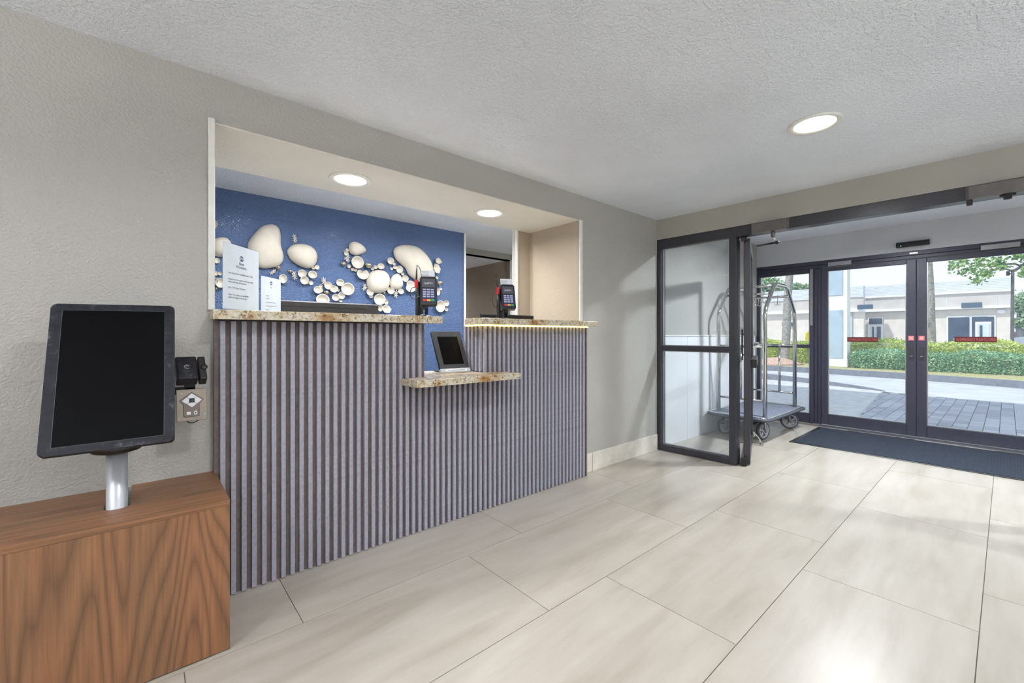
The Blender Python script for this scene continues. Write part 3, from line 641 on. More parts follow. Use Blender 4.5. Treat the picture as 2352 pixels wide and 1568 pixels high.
# tablet on the low shelf
a, b = Vector((1.456, 2.395, .928)), Vector((1.678, 2.372, .928)); tl = rad(30)
MT = frame(a, b-a, (0, math.sin(tl), math.cos(tl))); TW = (b-a).length; TH = .318
te = empty('tablet', a, 'black tablet in a silver-footed stand leaning back on the low granite shelf', 'tablet')
obj('housing', MB(MT).box(0, TW, .03, TH, -.02, 0, b=.008, seg=3), BLACKP, te); obj('bezel', MB(MT).box(.004, TW-.004, .034, TH-.004, -.002, .0012, b=.001), DKP, te)
obj('screen', MB(MT).box(.036, TW-.036, .062, TH-.045, .0010, .0018), SCREEN, te)
ft = obj('foot_bar', MB(MT).box(0, TW, .0, .031, -.022, .006, b=.004), SILVER, te); obj('printed_strip', MB(MT).box(.035, TW-.03, .010, .022, .006, .0068), WHITEP, ft)
obj('rear_leg', MB().box(1.50, 1.64, 2.43, 2.56, .9285, .935, b=.002).tube([(1.575, 2.55, .936), (1.585, 2.535, 1.09)], .008, 8), BLACKP, te)
obj('printed_line', MB(MT).box(.05, TW-.045, .014, .0175, .0068, .0071), INK2, ft)

# ------------------------------------------------------------ walnut cabinet and self-service kiosk
CT = .562
cb = empty('walnut_cabinet', (-.9, 2.1, 0), 'low walnut veneer cabinet in the left foreground carrying the screen on a pole', 'cabinet')
obj('front_panel', MB().box(-2.4, .244, 1.903, 1.923, .004, CT-.022, b=.001), WALN, cb)
obj('side_panel', MB().box(.224, .2435, 1.9235, 2.349, .004, CT-.022), WALN, cb); obj('side_panel', MB().box(-2.4, -2.38, 1.9235, 2.349, .004, CT-.022), WALN, cb)
# top with the pole slot cut out of it
px_, py_ = -.074, 2.09
nx0, nx1, ny_ = px_-.034, px_+.036, py_-.033
obj('top_panel', MB().prism([(-2.4, 1.902), (.2435, 1.902), (.2435, 2.349), (nx1, 2.349), (nx1, ny_+.02), (nx1-.016, ny_+.003), (nx1-.02-.014, ny_), (nx0+.034, ny_), (nx0+.016, ny_+.003), (nx0, ny_+.02), (nx0, 2.349), (-2.4, 2.349)], CT-.0215, CT), WALNT, cb)
obj('floor_panel', MB().box(-2.38, .224, 1.924, 2.349, .004, .02), WALN, cb)
K = 1.47
Ps = [Vector(p)*K+Vector((0, 0, EYE)) for p in ((-.168, 1.466, .073), (.059, 1.449, .076), (.058, 1.312, -.256), (-.169, 1.329, -.259))]
ctr = sum(Ps, Vector())/4; uu = ((Ps[1]-Ps[0])+(Ps[2]-Ps[3]))/2; vv = ((Ps[0]-Ps[3])+(Ps[1]-Ps[2]))/2; SWD, SHT = uu.length, vv.length
MK = frame(ctr, uu, vv)
ks = empty('check_in_kiosk', (px_, py_, .02), 'large black portrait touch screen on a silver pole rising from the walnut cabinet', 'touch screen')
obj('pole', MB().cyl((px_, py_, .021), .0295, .745, n=32), SILVER, ks)
obj('hinge_disc', MB().lathe([(0, .755), (.02, .752), (.066, .765), (.078, .778), (.078, .788), (.06, .795), (0, .797)], (px_, py_-.005, 0), n=36), BLACKP, ks)
obj('hinge_arm', MB().box(px_-.03, px_+.03, py_-.02, py_+.03, .79, 1.02, b=.004), DKP, ks)
def rrect(w2, h2, r, n=5):
    pts = []
    for cx_, cy_, a0 in ((w2-r, h2-r, 0), (-w2+r, h2-r, 90), (-w2+r, -h2+r, 180), (w2-r, -h2+r, 270)):
        for i in range(n+1): t = rad(a0+90*i/n); pts.append((cx_+r*math.cos(t), cy_+r*math.sin(t)))
    return pts
hs = obj('screen_housing', MB(MK).prism(rrect(SWD/2, SHT/2, .014), -.03, 0, .004, 2), SCUFF, ks)
su, sv = SWD/2-.030, SHT/2-.0255
MB_ = MB(MK)
obj('screen', MB_.box(-su, su, -sv-.0, sv, -.001, .0006), SCREEN, hs)
e_ = .0016
obj('screen_edge', MB(MK).box(-su-e_, su+e_, sv, sv+e_, .0, .0012).box(-su-e_, su+e_, -sv-e_, -sv, .0, .0012).box(-su-e_, -su, -sv, sv, .0, .0012).box(su, su+e_, -sv, sv, .0, .0012), DKP, hs)
# card reader and navigation pad on the kiosk's side bracket
obj('side_bracket', MB().box(px_+.02, .165, 2.246, 2.266, .93, .96, b=.003).box(.128, .165, 2.246, 2.266, .86, 1.04, b=.003).box(px_-.01, px_+.02, 2.04, 2.266, .93, .96, b=.003), BLACKP, ks)
MR = frame((.133, 2.19, 1.043), (.985, .06, 0), (0, .62, .78))
cr_ = obj('card_reader', MB(MR).box(-.036, .034, -.056, .056, -.046, .006, b=.006, seg=2), SCUFF, ks)
obj('card_slot', MB(MR).box(.0385, .064, -.056, .056, -.046, .002, b=.004, seg=2), BLACKP, cr_)
obj('slot_lip', MB(MR).lathe([(.012, 0), (.012, .004), (.008, .006), (0, .006)], (.057, .0, .0018), (0, 0, 1), 20), BLACKP, cr_)
obj('contactless_mark', MB(MR).tube([(math.cos(t*PI/9)*.0095, math.sin(t*PI/9)*.0095+.002, .0062) for t in range(1, 17)], .0011, 6).tube([(math.cos(t*PI/9)*.005, math.sin(t*PI/9)*.005+.002, .0062) for t in range(0, 14)], .0011, 6), ALU, cr_)
MP = frame((.149, 2.196, .893), (.985, .05, 0), (0, .12, .99))
pl = obj('keypad_plate', MB(MP).box(-.050, .052, -.068, .062, -.012, 0, b=.002), BEIGEP, ks)
pts = [(0, .048), (.038, .016), (.024, -.002), (.024, -.046), (.018, -.050), (-.020, -.050), (-.026, -.046), (-.026, -.002), (-.039, .016)]
obj('keypad_body', MB(MP).prism([(x*1.06, y*1.04) for x, y in pts], .0003, .002), BLACKP, pl)
obj('keypad_face', MB(MP).prism(pts, .002, .003), mat('taupe keypad face', (120, 106, 96), .45), pl)
kw, kh, kc = .0345, .0295, .0085
for dx, dy in ((0, 1), (1, 0), (0, -1), (-1, 0)):
    if dx == 0: q = [(-kc, dy*kc), (kc, dy*kc), (kw*.5, dy*kh*.5), (0, dy*kh), (-kw*.5, dy*kh*.5)]
    else: q = [(dx*kc, -kc), (dx*kw*.5, -kh*.5), (dx*kw, 0), (dx*kw*.5, kh*.5), (dx*kc, kc)]
    mx_ = sum(p[0] for p in q)/5; my_ = sum(p[1] for p in q)/5; q = [(mx_+(p[0]-mx_)*.93, .0155+my_+(p[1]-my_)*.93) for p in q]
    obj('arrow_key', MB(MP).prism(q, .003, .0055), WHITEP, pl)
obj('centre_key', MB(MP).box(-.0075, .0075, .0065, .0215, .003, .0075, b=.002), DKP, pl)
obj('square_key', MB(MP).box(-.018, -.004, -.042, -.030, .003, .0045, b=.0008), WHITEP, pl); obj('eye_key', MB(MP).lathe([(.008, 0), (.008, .0015)], (.012, -.036, .003), (0, 0, 1), 16, squash=.75), WHITEP, pl)
obj('eye_dot', MB(MP).cyl((.012, -.036, .0045), .003, .0004, n=10), BLACKP, pl)
for x, y in ((-.032, .045), (.044, -.045), (-.042, -.055)): obj('screw', MB(MP).cyl((x, y, 0), .0025, .0012, n=10), ALU, pl)
obj('cable_loop', MB(MP).tube([(-.018, -.066, -.008), (-.008, -.075, -.008), (.004, -.077, -.008), (.016, -.073, -.008), (.024, -.066, -.008)], .0022, 8), BLACKP, pl)

# ------------------------------------------------------------ luggage cart
lc = empty('luggage_cart', (5.66, 1.98, 0), 'chrome birdcage luggage cart with carpeted deck standing in the vestibule', 'luggage cart')
BX0, BX1, BY0, BY1, BZ = 4.99, 6.31, 1.64, 2.325, .270
obj('deck', MB(Matrix.Translation(((BX0+BX1)/2, (BY0+BY1)/2, 0))).prism(rrect((BX1-BX0)/2-.02, (BY1-BY0)/2-.02, .07), BZ-.028, BZ+.002), CARPET, lc)
rp = [(x+(BX0+BX1)/2, y+(BY0+BY1)/2, BZ-.012) for x, y in rrect((BX1-BX0)/2-.012, (BY1-BY0)/2-.012, .09, 6)]
obj('bumper', MB().tube(rp, .018, 10, closed=True), mat('grey rubber bumper', (70, 74, 84), .45), lc)
PX0, PX1, PY0, PY1 = 5.165, 6.172, 1.735, 2.235
rp2 = [(x+(BX0+BX1)/2, y+(BY0+BY1)/2, BZ+.006) for x, y in rrect((BX1-BX0)/2-.028, (BY1-BY0)/2-.028, .08, 6)]
obj('deck_edge', MB().tube(rp2, .009, 8, closed=True), CHROME, lc)
def bend(pts, r=.05, k=5):
    pts = [Vector(p) for p in pts]; out = [pts[0]]
    for i in range(1, len(pts)-1):
        a = (pts[i-1]-pts[i]).normalized(); b = (pts[i+1]-pts[i]).normalized(); p, q = pts[i]+a*r, pts[i]+b*r
        for j in range(k+1): t = j/k; out.append(p*(1-t)**2+pts[i]*2*t*(1-t)+q*t*t)
    out.append(pts[-1]); return out
for y in (PY0, PY1):
    obj('arch', MB().tube(bend([(PX0, y, BZ), (PX0, y, 1.44), (5.46, y, 1.755), (5.875, y, 1.755), (PX1, y, 1.44), (PX1, y, BZ)], .07), .022, 14), CHROME, lc)
for x, z, rr_ in ((5.46, 1.742, .016), (5.385, 1.65, .012), (5.96, 1.645, .015)): obj('top_bar', MB().tube([(x, PY0, z), (x, PY1, z)], rr_, 10), CHROME, lc)
for x in (PX0, PX1):
    obj('end_rail', MB().tube([(x, PY0, 1.045), (x, PY1, 1.045)], .016, 10), CHROME, lc); obj('end_rail', MB().tube([(x, PY0, .447), (x, PY1, .447)], .012, 10), CHROME, lc)
    obj('end_upright', MB().tube([(x, 1.905 if x > 6 else 1.985, .447), (x, 1.905 if x > 6 else 1.985, 1.045)], .014, 10), CHROME, lc)
def hook(x, y, z):
    mb = MB().tube(smooth([(x, y, z+.022), (x+.014, y, z+.010), (x, y, z-.02), (x, y, z-.07), (x, y+.012, z-.10), (x, y+.028, z-.095), (x, y+.032, z-.075)], 4), .004, 7)
    mb.tube(smooth([(x, y, z-.085), (x, y-.012, z-.102), (x, y-.026, z-.095), (x, y-.030, z-.078)], 4), .004, 7); obj('hook', mb, CHROME, lc)
hook(5.96, 1.86, 1.645); hook(5.385, 1.83, 1.65); hook(5.385, 1.93, 1.65); hook(5.96, 2.08, 1.645)
def wheel(x, y, yaw, k=1.0):
    ax = Vector((math.sin(yaw), math.cos(yaw), 0)); c = Vector((x, y, .101)); off = ax*.0
    w_ = obj('wheel', MB().lathe([(.083, -.016), (.094, -.018), (.099, -.012), (.101, 0), (.099, .012), (.094, .018), (.083, .016)], c, ax, 36, closed=True), RUBBER, lc)
    mb = MB().lathe([(.066, -.012), (.0835, -.0145), (.0835, .0145), (.066, .012)], c, ax, 30, closed=True).lathe([(0, -.024), (.018, -.024), (.018, .024), (0, .024)], c, ax, 18)
    d2 = Vector((ax.y, -ax.x, 0))
    for j in range(5):
        t = 2*PI*j/5+.4; q = d2*math.cos(t)+Vector((0, 0, 1))*math.sin(t); mb.tube([c+q*.012, c+q*.070], .010, 6)
    obj('hub', mb, HUBM, w_)
    for sgn in (-1, 1):
        m2 = MB(); p = c+ax*.030*sgn; m2.tube([p+Vector((0, 0, -.012)), p+Vector((0, 0, .10))-d2*.01, p+Vector((0, 0, .125))-d2*.02], [.012, .013, .016], 8); obj('fork', m2, ALU, w_)
    obj('swivel_plate', MB().box(x-.05, x+.05, y-.045, y+.045, .222, .2415, b=.004), ALU, w_)
wheel(5.225, 2.19, rad(22)); wheel(5.27, 1.79, rad(14)); wheel(6.13, 1.78, rad(62)); wheel(6.10, 2.19, rad(80))

# ------------------------------------------------------------ wall sculpture on the blue wall
AY = 4.0995
def ap(cx, cy):      # crop coordinates (x3.986 enlargement whose corner is 480,460) -> point on the blue wall
    return at_y(480+cx/3.986, 460+cy/3.986, AY)
def arad(cx, cy, rx, ry):
    p = ap(cx, cy); a = ap(cx-rx, cy); b = ap(cx+rx, cy); c = ap(cx, cy-ry); d = ap(cx, cy+ry)
    return p, (b-a).x/2, (c-d).z/2
def pebble(outline, depth, label, k=40):
    pts = [ap(*q) for q in outline]; c = sum(pts, Vector())/len(pts)
    pts = smooth(pts+[pts[0]], 4)[:-1]; n = len(pts); vs = []; fs = []; rings = 9
    for i in range(rings):
        t = (PI/2)*i/(rings-1); f = math.cos(t)**.9 if i < rings-1 else 0; hgt = math.sin(t)*depth
        if i == 0: f, hgt = .90, 0.0
        for p in pts: q = c+(p-c)*max(f, .001 if i == rings-1 else f); vs.append((q.x, AY-.012-hgt if i else AY-.0005, q.z))
    # insert a rim ring so the body overhangs its foot
    rim = [(p.x, AY-.022, p.z) for p in pts]; vs = vs[:n]+rim+vs[n:]; R = rings+1
    for i in range(R-1):
        for j in range(n): fs.append((i*n+j, i*n+(j+1) % n, (i+1)*n+(j+1) % n, (i+1)*n+j))
    mb = MB(); mb._add(vs, fs, True); o = obj('ceramic_pebble', mb, CERAM, None, (c.x, AY, c.z)); return tag(o, label, 'wall sculpture')
pebble([(570, 222), (610, 235), (640, 270), (652, 330), (652, 400), (662, 450), (677, 500), (672, 555), (640, 595), (590, 615), (530, 625), (480, 625), (430, 600), (385, 545), (352, 470), (352, 400), (378, 350), (420, 300), (470, 250), (520, 228)], .085, 'tallest white ceramic pebble, pear shaped, on the blue wall behind the tall notice')
pebble([(800, 402), (860, 402), (920, 420), (965, 455), (985, 500), (985, 545), (965, 590), (935, 615), (900, 625), (850, 615), (800, 592), (755, 560), (725, 520), (710, 470), (730, 435), (765, 410)], .08, 'broad white egg-shaped pebble with a small flower right above it')
pebble([(1320, 380), (1360, 390), (1400, 415), (1428, 450), (1425, 475), (1395, 492), (1345, 508), (1310, 500), (1285, 480), (1273, 445), (1275, 410), (1292, 390)], .06, 'small white pebble pointing right, above a round bowl on the blue wall')
pebble([(1760, 412), (1830, 412), (1900, 430), (1960, 475), (2005, 530), (2035, 590), (2045, 650), (2035, 705), (1995, 742), (1935, 752), (1870, 725), (1815, 680), (1790, 625), (1745, 585), (1700, 540), (1680, 490), (1685, 450), (1715, 425)], .09, 'large white bean-shaped pebble behind the left card terminal')
pebble([(1540, 638), (1600, 650), (1638, 690), (1646, 750), (1630, 810), (1590, 843), (1535, 852), (1480, 838), (1445, 795), (1432, 745), (1445, 690), (1485, 652)], .085, 'round white pebble in the middle of the right cluster on the blue wall')
pebble([(1712, 670), (1740, 685), (1760, 725), (1767, 775), (1752, 805), (1712, 819), (1670, 808), (1648, 780), (1652, 730), (1675, 690)], .06, 'upright white egg pebble between the round pebble and the bean-shaped one')
pebble([(110, 342), (160, 350), (195, 385), (205, 430), (190, 480), (145, 512), (90, 520), (40, 505), (10, 465), (5, 420), (20, 375), (60, 350)], .075, 'white pebble half hidden behind the tall notice at the opening edge')

def bowl(cx, cy, rx, ry, label, d=.75, tilt=(0, 0), dent=None, nv=22, lift=0):
    p, a, b = arad(cx, cy, rx, ry); r = (a+b)/2; dp = r*d+.006+lift; ax = Vector((tilt[0], -1, tilt[1])).normalized()
    prof = [(.30*r, 0), (.55*r, dp*.22), (.82*r, dp*.55), (.96*r, dp*.86), (r, dp), (.93*r, dp*1.015), (.86*r, dp*.9), (.70*r, dp*.58), (.42*r, dp*.32), (.02*r, dp*.26)]
    wp = None
    if dent is not None:
        t0, dep, wd = dent
        wp = lambda t: 1-dep*math.exp(-((((t-t0+PI) % (2*PI))-PI)/wd)**2)
    o = obj('ceramic_bowl', MB().lathe(prof, (p.x, AY-.0005, p.z), ax, nv, squash=b/a if a else 1, warp=wp), CERIN, None, (p.x, AY, p.z))
    o.data.transform(Matrix.Translation((0, -max(0, max(v.co.y for v in o.data.vertices)), 0)))
    return tag(o, label, 'wall sculpture')
def flower(cx, cy, rx, ry, label, seed):
    rnd = random.Random(seed); p, a, b = arad(cx, cy, rx, ry); mb = MB(); c = Vector((p.x, AY-.018, p.z))
    for k in range(3):
        o = c+Vector((rnd.uniform(-.45, .45)*a, rnd.uniform(-.01, .0), (k-1)*b*.62)); r = min(a, b)*.72; t0 = rnd.uniform(0, PI)
        for j in range(5):
            t = t0+2*PI*j/5; d = Vector((math.cos(t), -.35, math.sin(t))); mb.tube([o+d*.002, o+d*r*.5, o+d*r*.85, o+d*r*1.1], [.0022, .15*r, .24*r, .1*r], 7)
        mb.lathe([(.002, 0), (.005, .008), (.0035, .008), (.001, .004)], o, (0, -1, 0), 8)
    mb.tube([(p.x, AY-.0005, p.z), (p.x, AY-.02, p.z)], .004, 6)
    return tag(obj('ceramic_flower', mb, CERAM, None, (p.x, AY, p.z)), label, 'wall sculpture')
def bud(cx, cy, rx, ry, label):
    p, a, b = arad(cx, cy, rx, ry); r = (a+b)/2
    mb = MB().ball((p.x, AY-r-.002, p.z), r, 16, 10, (1, 1, .95)); mb.tube([(p.x+r*.9*math.cos(t/3), AY-r*1.45, p.z+r*.6*math.sin(t/3)) for t in range(0, 12)], r*.16, 6); mb.tube([(p.x, AY-.0005, p.z), (p.x, AY-r, p.z)], .004, 6)
    return tag(obj('metallic_bud', mb, NICKEL, None, (p.x, AY, p.z)), label, 'wall sculpture')
ART = [
 # far left, beside and above the tall notice
 ('b', 45, 228, 28, 32, 'white bowl half hidden by the opening edge, highest piece on the blue wall'),
 ('b', 70, 555, 26, 24, 'small white bowl left of the tall notice, under the hidden pebble'),
 ('b', 97, 676, 17, 16, 'tiny white bowl touching the left edge of the tall notice at mid height'),
 ('b', 60, 672, 22, 20, 'small white bowl by the opening edge, left of the tiny bowl at the notice'),
 ('b', 58, 738, 24, 26, 'pale bowl by the opening edge, between the tiny bowls and the lower wide bowl'),
 ('b', 98, 760, 45, 42, 'wide white bowl partly behind the lower left edge of the tall notice'),
 ('m', 65, 808, 15, 15, 'small metallic bud left of the tall notice, lowest piece there'),
 # under the pear-shaped pebble
 ('m', 627, 618, 24, 22, 'metallic bud at the lower right rim of the tallest pebble'),
 ('f', 575, 657, 36, 20, 'white flower piece just above the small notice'),
 ('b', 675, 722, 34, 38, 'white bowl peeking out behind the upper right corner of the small notice'),
 ('m', 738, 652, 19, 18, 'plain metallic ball left of the bowls under the egg-shaped pebble'),
 ('f', 780, 356, 26, 34, 'white flower piece right above the broad egg-shaped pebble'),
 ('f', 778, 692, 28, 34, 'white flower piece between the metallic ball and a pair of joined bowls'),
 ('b', 844, 672, 40, 37, 'upper bowl of the joined pair under the broad egg-shaped pebble'),
 ('b', 862, 732, 38, 38, 'lower bowl of the joined pair under the broad egg-shaped pebble'),
 ('b', 943, 690, 40, 37, 'single white bowl right of the joined pair, below the tiny twin bowls'),
 ('b', 927, 756, 21, 20, 'small bowl at the lower right of the joined pair'),
 ('b', 899, 758, 11, 12, 'tiny bowl squeezed between the joined pair and a small bowl'),
 ('b', 947, 624, 16, 16, 'left one of tiny twin bowls at the lower right of the egg-shaped pebble'),
 ('b', 984, 616, 21, 21, 'right one of tiny twin bowls at the lower right of the egg-shaped pebble'),
 # above the monitor
 ('f', 1030, 740, 34, 26, 'white flower piece at the top of the cluster above the grey monitor'),
 ('b', 982, 827, 41, 36, 'leftmost bowl of the cluster above the grey monitor'),
 ('b', 1022, 822, 14, 18, 'small bowl wedged behind the leftmost bowl above the monitor'),
 ('b', 1020, 788, 17, 16, 'tiny bowl above the leftmost bowl of the monitor cluster'),
 ('b', 1078, 786, 38, 36, 'white bowl just under the flower above the grey monitor'),
 ('b', 1120, 822, 38, 35, 'white bowl in the middle of the chain above the grey monitor'),
 ('b', 1154, 808, 20, 20, 'small bowl behind the middle bowl of the chain'),
 ('b', 1177, 824, 13, 13, 'tiny bowl at the right end of the chain above the monitor'),
 ('b', 1190, 757, 38, 34, 'white bowl upper left of the largest open bowl above the monitor'),
 ('b', 1262, 815, 58, 57, 'largest open bowl above the right part of the grey monitor'),
 ('b', 1155, 890, 36, 33, 'front bowl of the overlapping two just above the monitor'),
 ('b', 1202, 871, 31, 33, 'rear bowl of the overlapping two just above the monitor'),
 ('b', 1200, 925, 22, 13, 'low bowl half hidden by the monitor top edge'),
 ('b', 1028, 922, 62, 56, 'big bowl cut off by the top edge of the grey monitor'),
 ('m', 1068, 846, 23, 23, 'metallic bud in the middle of the cluster above the monitor'),
 # left of and under the small pebble
 ('b', 1252, 462, 17, 16, 'tiny bowl left of the small pointed pebble, upper one'),
 ('b', 1253, 492, 21, 21, 'tiny bowl left of the small pointed pebble, lower one'),
 ('b', 1234, 470, 8, 8, 'minute cup left of the two tiny bowls by the small pointed pebble'),
 ('f', 1258, 536, 28, 26, 'white flower piece left of the round bowl under the small pointed pebble'),
 ('m', 1222, 583, 23, 22, 'metallic bud at the far left of the round bowl under the small pebble'),
 ('b', 1274, 604, 17, 17, 'tiny bowl at the lower left of the round bowl under the small pebble'),
 ('b', 1345, 572, 58, 57, 'round open bowl directly under the small pointed pebble'),
 ('b', 1308, 636, 17, 15, 'left of two tiny cups under the round open bowl'),
 ('b', 1336, 641, 16, 15, 'right of two tiny cups under the round open bowl'),
 ('d', 1395, 682, 57, 52, 'crescent bowl with a bite out of its rim, left of the round pebble'),
 ('m', 1445, 598, 30, 29, 'largest metallic bud, right of the round open bowl'),
 ('b', 1488, 629, 14, 13, 'tiny cup left of the ringed bowl on top of the round pebble'),
 ('b', 1516, 617, 19, 18, 'small ringed bowl upper left of the round pebble'),
 ('b', 1565, 614, 32, 30, 'bowl sitting on top of the round pebble'),
 # around the round pebble
 ('b', 1462, 844, 33, 34, 'bowl at the lower left of the round pebble'),
 ('b', 1475, 882, 20, 16, 'small bowl under the lower left bowl of the round pebble'),
 ('m', 1598, 850, 13, 13, 'tiny metallic bud at the lower right of the round pebble'),
 ('b', 1657, 832, 32, 32, 'bowl under the gap between the round pebble and the egg pebble'),
 ('f', 1697, 858, 28, 26, 'white flower piece under the egg pebble'),
 ('b', 1748, 838, 29, 28, 'bowl at the lower right of the egg pebble'),
 ('f', 1420, 798, 28, 24, 'white flower piece left of the round pebble'),
 ('b', 1547, 905, 54, 53, 'large open bowl right under the round pebble'),
 ('b', 1610, 932, 17, 22, 'small bowl at the right of the large bowl under the round pebble'),
 ('h', 1607, 1005, 50, 44, 'angular bowl just above the granite counter, right of the monitor'),
 ('b', 1558, 985, 24, 28, 'bowl piece left of the angular one, beside the monitor corner'),
 # around the bean
 ('b', 1650, 562, 30, 32, 'bowl at the left side of the bean-shaped pebble'),
 ('b', 1690, 583, 14, 13, 'tiny cup between the bean-shaped pebble and the bowl left of it'),
 ('b', 1667, 626, 14, 13, 'leftmost tiny cup of three along the lower left of the bean'),
 ('b', 1695, 614, 20, 18, 'small bowl of three along the lower left of the bean, middle one'),
 ('b', 1737, 635, 29, 33, 'angular looking bowl of three along the lower left of the bean'),
 ('b', 1768, 677, 14, 14, 'tiny cup above the bowl at the lower tip of the bean'),
 ('b', 1788, 718, 28, 30, 'bowl left of the lower tip of the bean'),
 ('d2', 1828, 795, 52, 54, 'bell-shaped bowl left of the terminal pole under the bean'),
 ('b', 1885, 830, 17, 19, 'small bowl seen through the loop of the terminal cord'),
 ('b', 1884, 778, 20, 22, 'bowl just left of the terminal pole, behind its cord'),
 # right of the terminal
 ('b', 2080, 562, 26, 29, 'bowl at the upper right of the bean-shaped pebble'),
 ('b', 2113, 570, 10, 12, 'minute cup at the far upper right of the bean'),
 ('h', 2068, 634, 31, 45, 'broken angular bowl at the right side of the bean'),
 ('b', 2078, 712, 14, 14, 'tiny cup right of the terminal paper slip'),
 ('m', 2098, 758, 24, 24, 'metallic bud right of the left card terminal'),
 ('b', 2113, 814, 14, 14, 'tiny ringed cup under the metallic bud right of the terminal'),
 ('b', 2084, 842, 16, 26, 'bowl half hidden behind the right side of the terminal'),
 ('b', 2100, 970, 42, 52, 'wide bowl right of the terminal foot above the counter end'),
 ('b', 2155, 942, 26, 28, 'upper small bowl joined to the wide bowl above the counter end'),
 ('b', 2158, 998, 17, 17, 'lower small bowl joined to the wide bowl above the counter end')]
for i, (k, cx_, cy_, rx, ry, lab) in enumerate(ART):
    rn = random.Random(i*7+3); tl_ = (rn.uniform(-.18, .18), rn.uniform(-.1, .22))
    if k == 'b': bowl(cx_, cy_, rx, ry, lab, rn.uniform(.5, .8), tl_, lift=rn.choice((0, .006, .012)))
    elif k == 'm': bud(cx_, cy_, rx, ry, lab)
    elif k == 'f': flower(cx_, cy_, rx, ry, lab, i)
    elif k == 'd': bowl(cx_, cy_, rx, ry, lab, .6, (0, .1), (PI*.5, .55, .42), 40)
    elif k == 'd2': bowl(cx_, cy_, rx, ry, lab, .6, (0, .1), (PI*.93, .3, .5), 40)
    elif k == 'h': bowl(cx_, cy_, rx, ry, lab, .7, (.1, .2), None, 6)

# ------------------------------------------------------------ outdoors
gz = -.02
struct('ground', MB().box(6.95, 120, -60, 60, gz-.3, gz-.001).box(-60, 6.95, -60, -3.73, gz-.3, gz-.001), ROAD)
struct('shade_block', MB().box(-3.3, 6.95, -3.72, 9.3, 2.61, 6.4), STUC)  # unseen storey added to cast shade over the entrance paving
wk = struct('walkway', MB().prism([(6.9, 1.35), (11.75, 1.72), (12.25, 3.1), (12.6, 4.4), (12.6, 9), (6.9, 9)], gz-.0005, gz+.004), CONC)
pv = empty('paving', (9, 0, gz), kind='structure')
obj('joint_sand', MB().prism([(6.9, -4), (11.5, -4), (11.5, .6), (11.75, 1.70), (6.9, 1.33)], gz-.0005, gz+.001), SANDJ, pv)
cells = []; edge = []
cw, cl = .135, .27
for j in range(-18, 14):
    y0 = .06+j*cw
    for i in range(17):
        x0 = 6.92+i*cl+(cl/2 if j % 2 else 0); x1 = x0+cl
        if i == 0 and j % 2: cells.append((6.92, 6.92+cl/2, y0))
        lm = lambda x: 1.33+(x-6.9)*.078
        if x1 > 11.6: continue
        if y0+cw <= lm(x0): cells.append((x0, x1, y0))
        elif min(lm(x0), lm(x1)) > y0+.02: edge.append((x0, x1, y0, min(y0+cw, lm(x0)), min(y0+cw, lm(x1))))
def vis(c):
    X, Y = (c[0]+c[1])/2, c[2]; F = math.cos(YAW)*X+math.sin(YAW)*Y; R_ = math.sin(YAW)*X-math.cos(YAW)*Y; px = CX+FPX*R_/F
    return px < 2352
cells.sort(key=lambda c: (not vis(c), c[0]))
g = .004; proto = {}
for x0, x1, y0, ya_, yb_ in edge: obj('paver', MB().prism([(x0+g, y0+g), (x1-g, y0+g), (x1-g, yb_-g), (x0+g, ya_-g)], gz, gz+.0095), PAVR, pv)
mb = MB()
for n, (x0, x1, y0) in enumerate(cells):
    if n < 300-len(edge):
        key = round(x1-x0, 3)
        if key not in proto: o = obj('paver', MB().box(x0+g*2, x1-g*2, y0+g*.7, y0+cw-g*.7, gz, gz+.010, b=.003), PAVR, pv); proto[key] = (o, x0, y0)
        else:
            o, a0, b0 = proto[key]; c = o.copy(); COL.objects.link(c); c.parent = pv; c.location = (x0-a0, y0-b0, random.uniform(-.001, .001))
    else: mb.box(x0+g*2, x1-g*2, y0+g*.7, y0+cw-g*.7, gz, gz+.010, b=.003)
obj('pavers', mb, PAVR, pv)['kind'] = 'stuff'
# kerb ramp running out to a point, far kerb, verge
def ribbon(name, pts, wd, h0, h1, m, label, cat):
    mb = MB(); n = len(pts); vs = []
    for i, (x, y) in enumerate(pts):
        hh = h0+(h1-h0)*i/(n-1); vs += [(x, y, gz-.0005), (x, y, gz+hh), (x+wd, y+.05, gz+hh), (x+wd, y+.05, gz-.0005)]
    fs = [(0, 1, 2, 3), (4*n-4, 4*n-1, 4*n-2, 4*n-3)]
    for i in range(n-1):
        for j in range(4): fs.append((i*4+j, i*4+(j+1) % 4, i*4+4+(j+1) % 4, i*4+4+j))
    mb._add(vs, fs); return tag(obj(name, mb, m, None, (pts[0][0], pts[0][1], gz)), label, cat)
sp1 = [(p.x, p.y) for p in smooth([(12.66, 9, 0), (12.66, 6.0, 0), (12.66, 4.4, 0), (12.5, 3.4, 0), (12.2, 2.6, 0), (11.95, 1.98, 0), (11.82, 1.66, 0)], 4)]
ribbon('kerb', sp1, .16, .22, .006, KERB, 'curved grey kerb tapering down to the pavers outside the left sliding door', 'kerb')
ribbon('kerb', [(15.75, 12), (15.75, 3.6), (15.4, 1.5), (14.9, 0), (14.3, -1.2), (13.5, -3)], .18, .16, .16, KERB, 'long straight grey kerb at the foot of the hedges across the driveway', 'kerb')
tag(obj('verge', MB().prism([(15.93, 12), (15.93, 3.62), (15.58, 1.5), (15.08, .02), (14.48, -1.2), (13.7, -3), (22, -5), (22, 12)], gz-.0005, gz+.13), GRASS, None, (16, 4, gz)), 'pale strip of dry ground behind the far kerb', 'verge', kind='stuff')
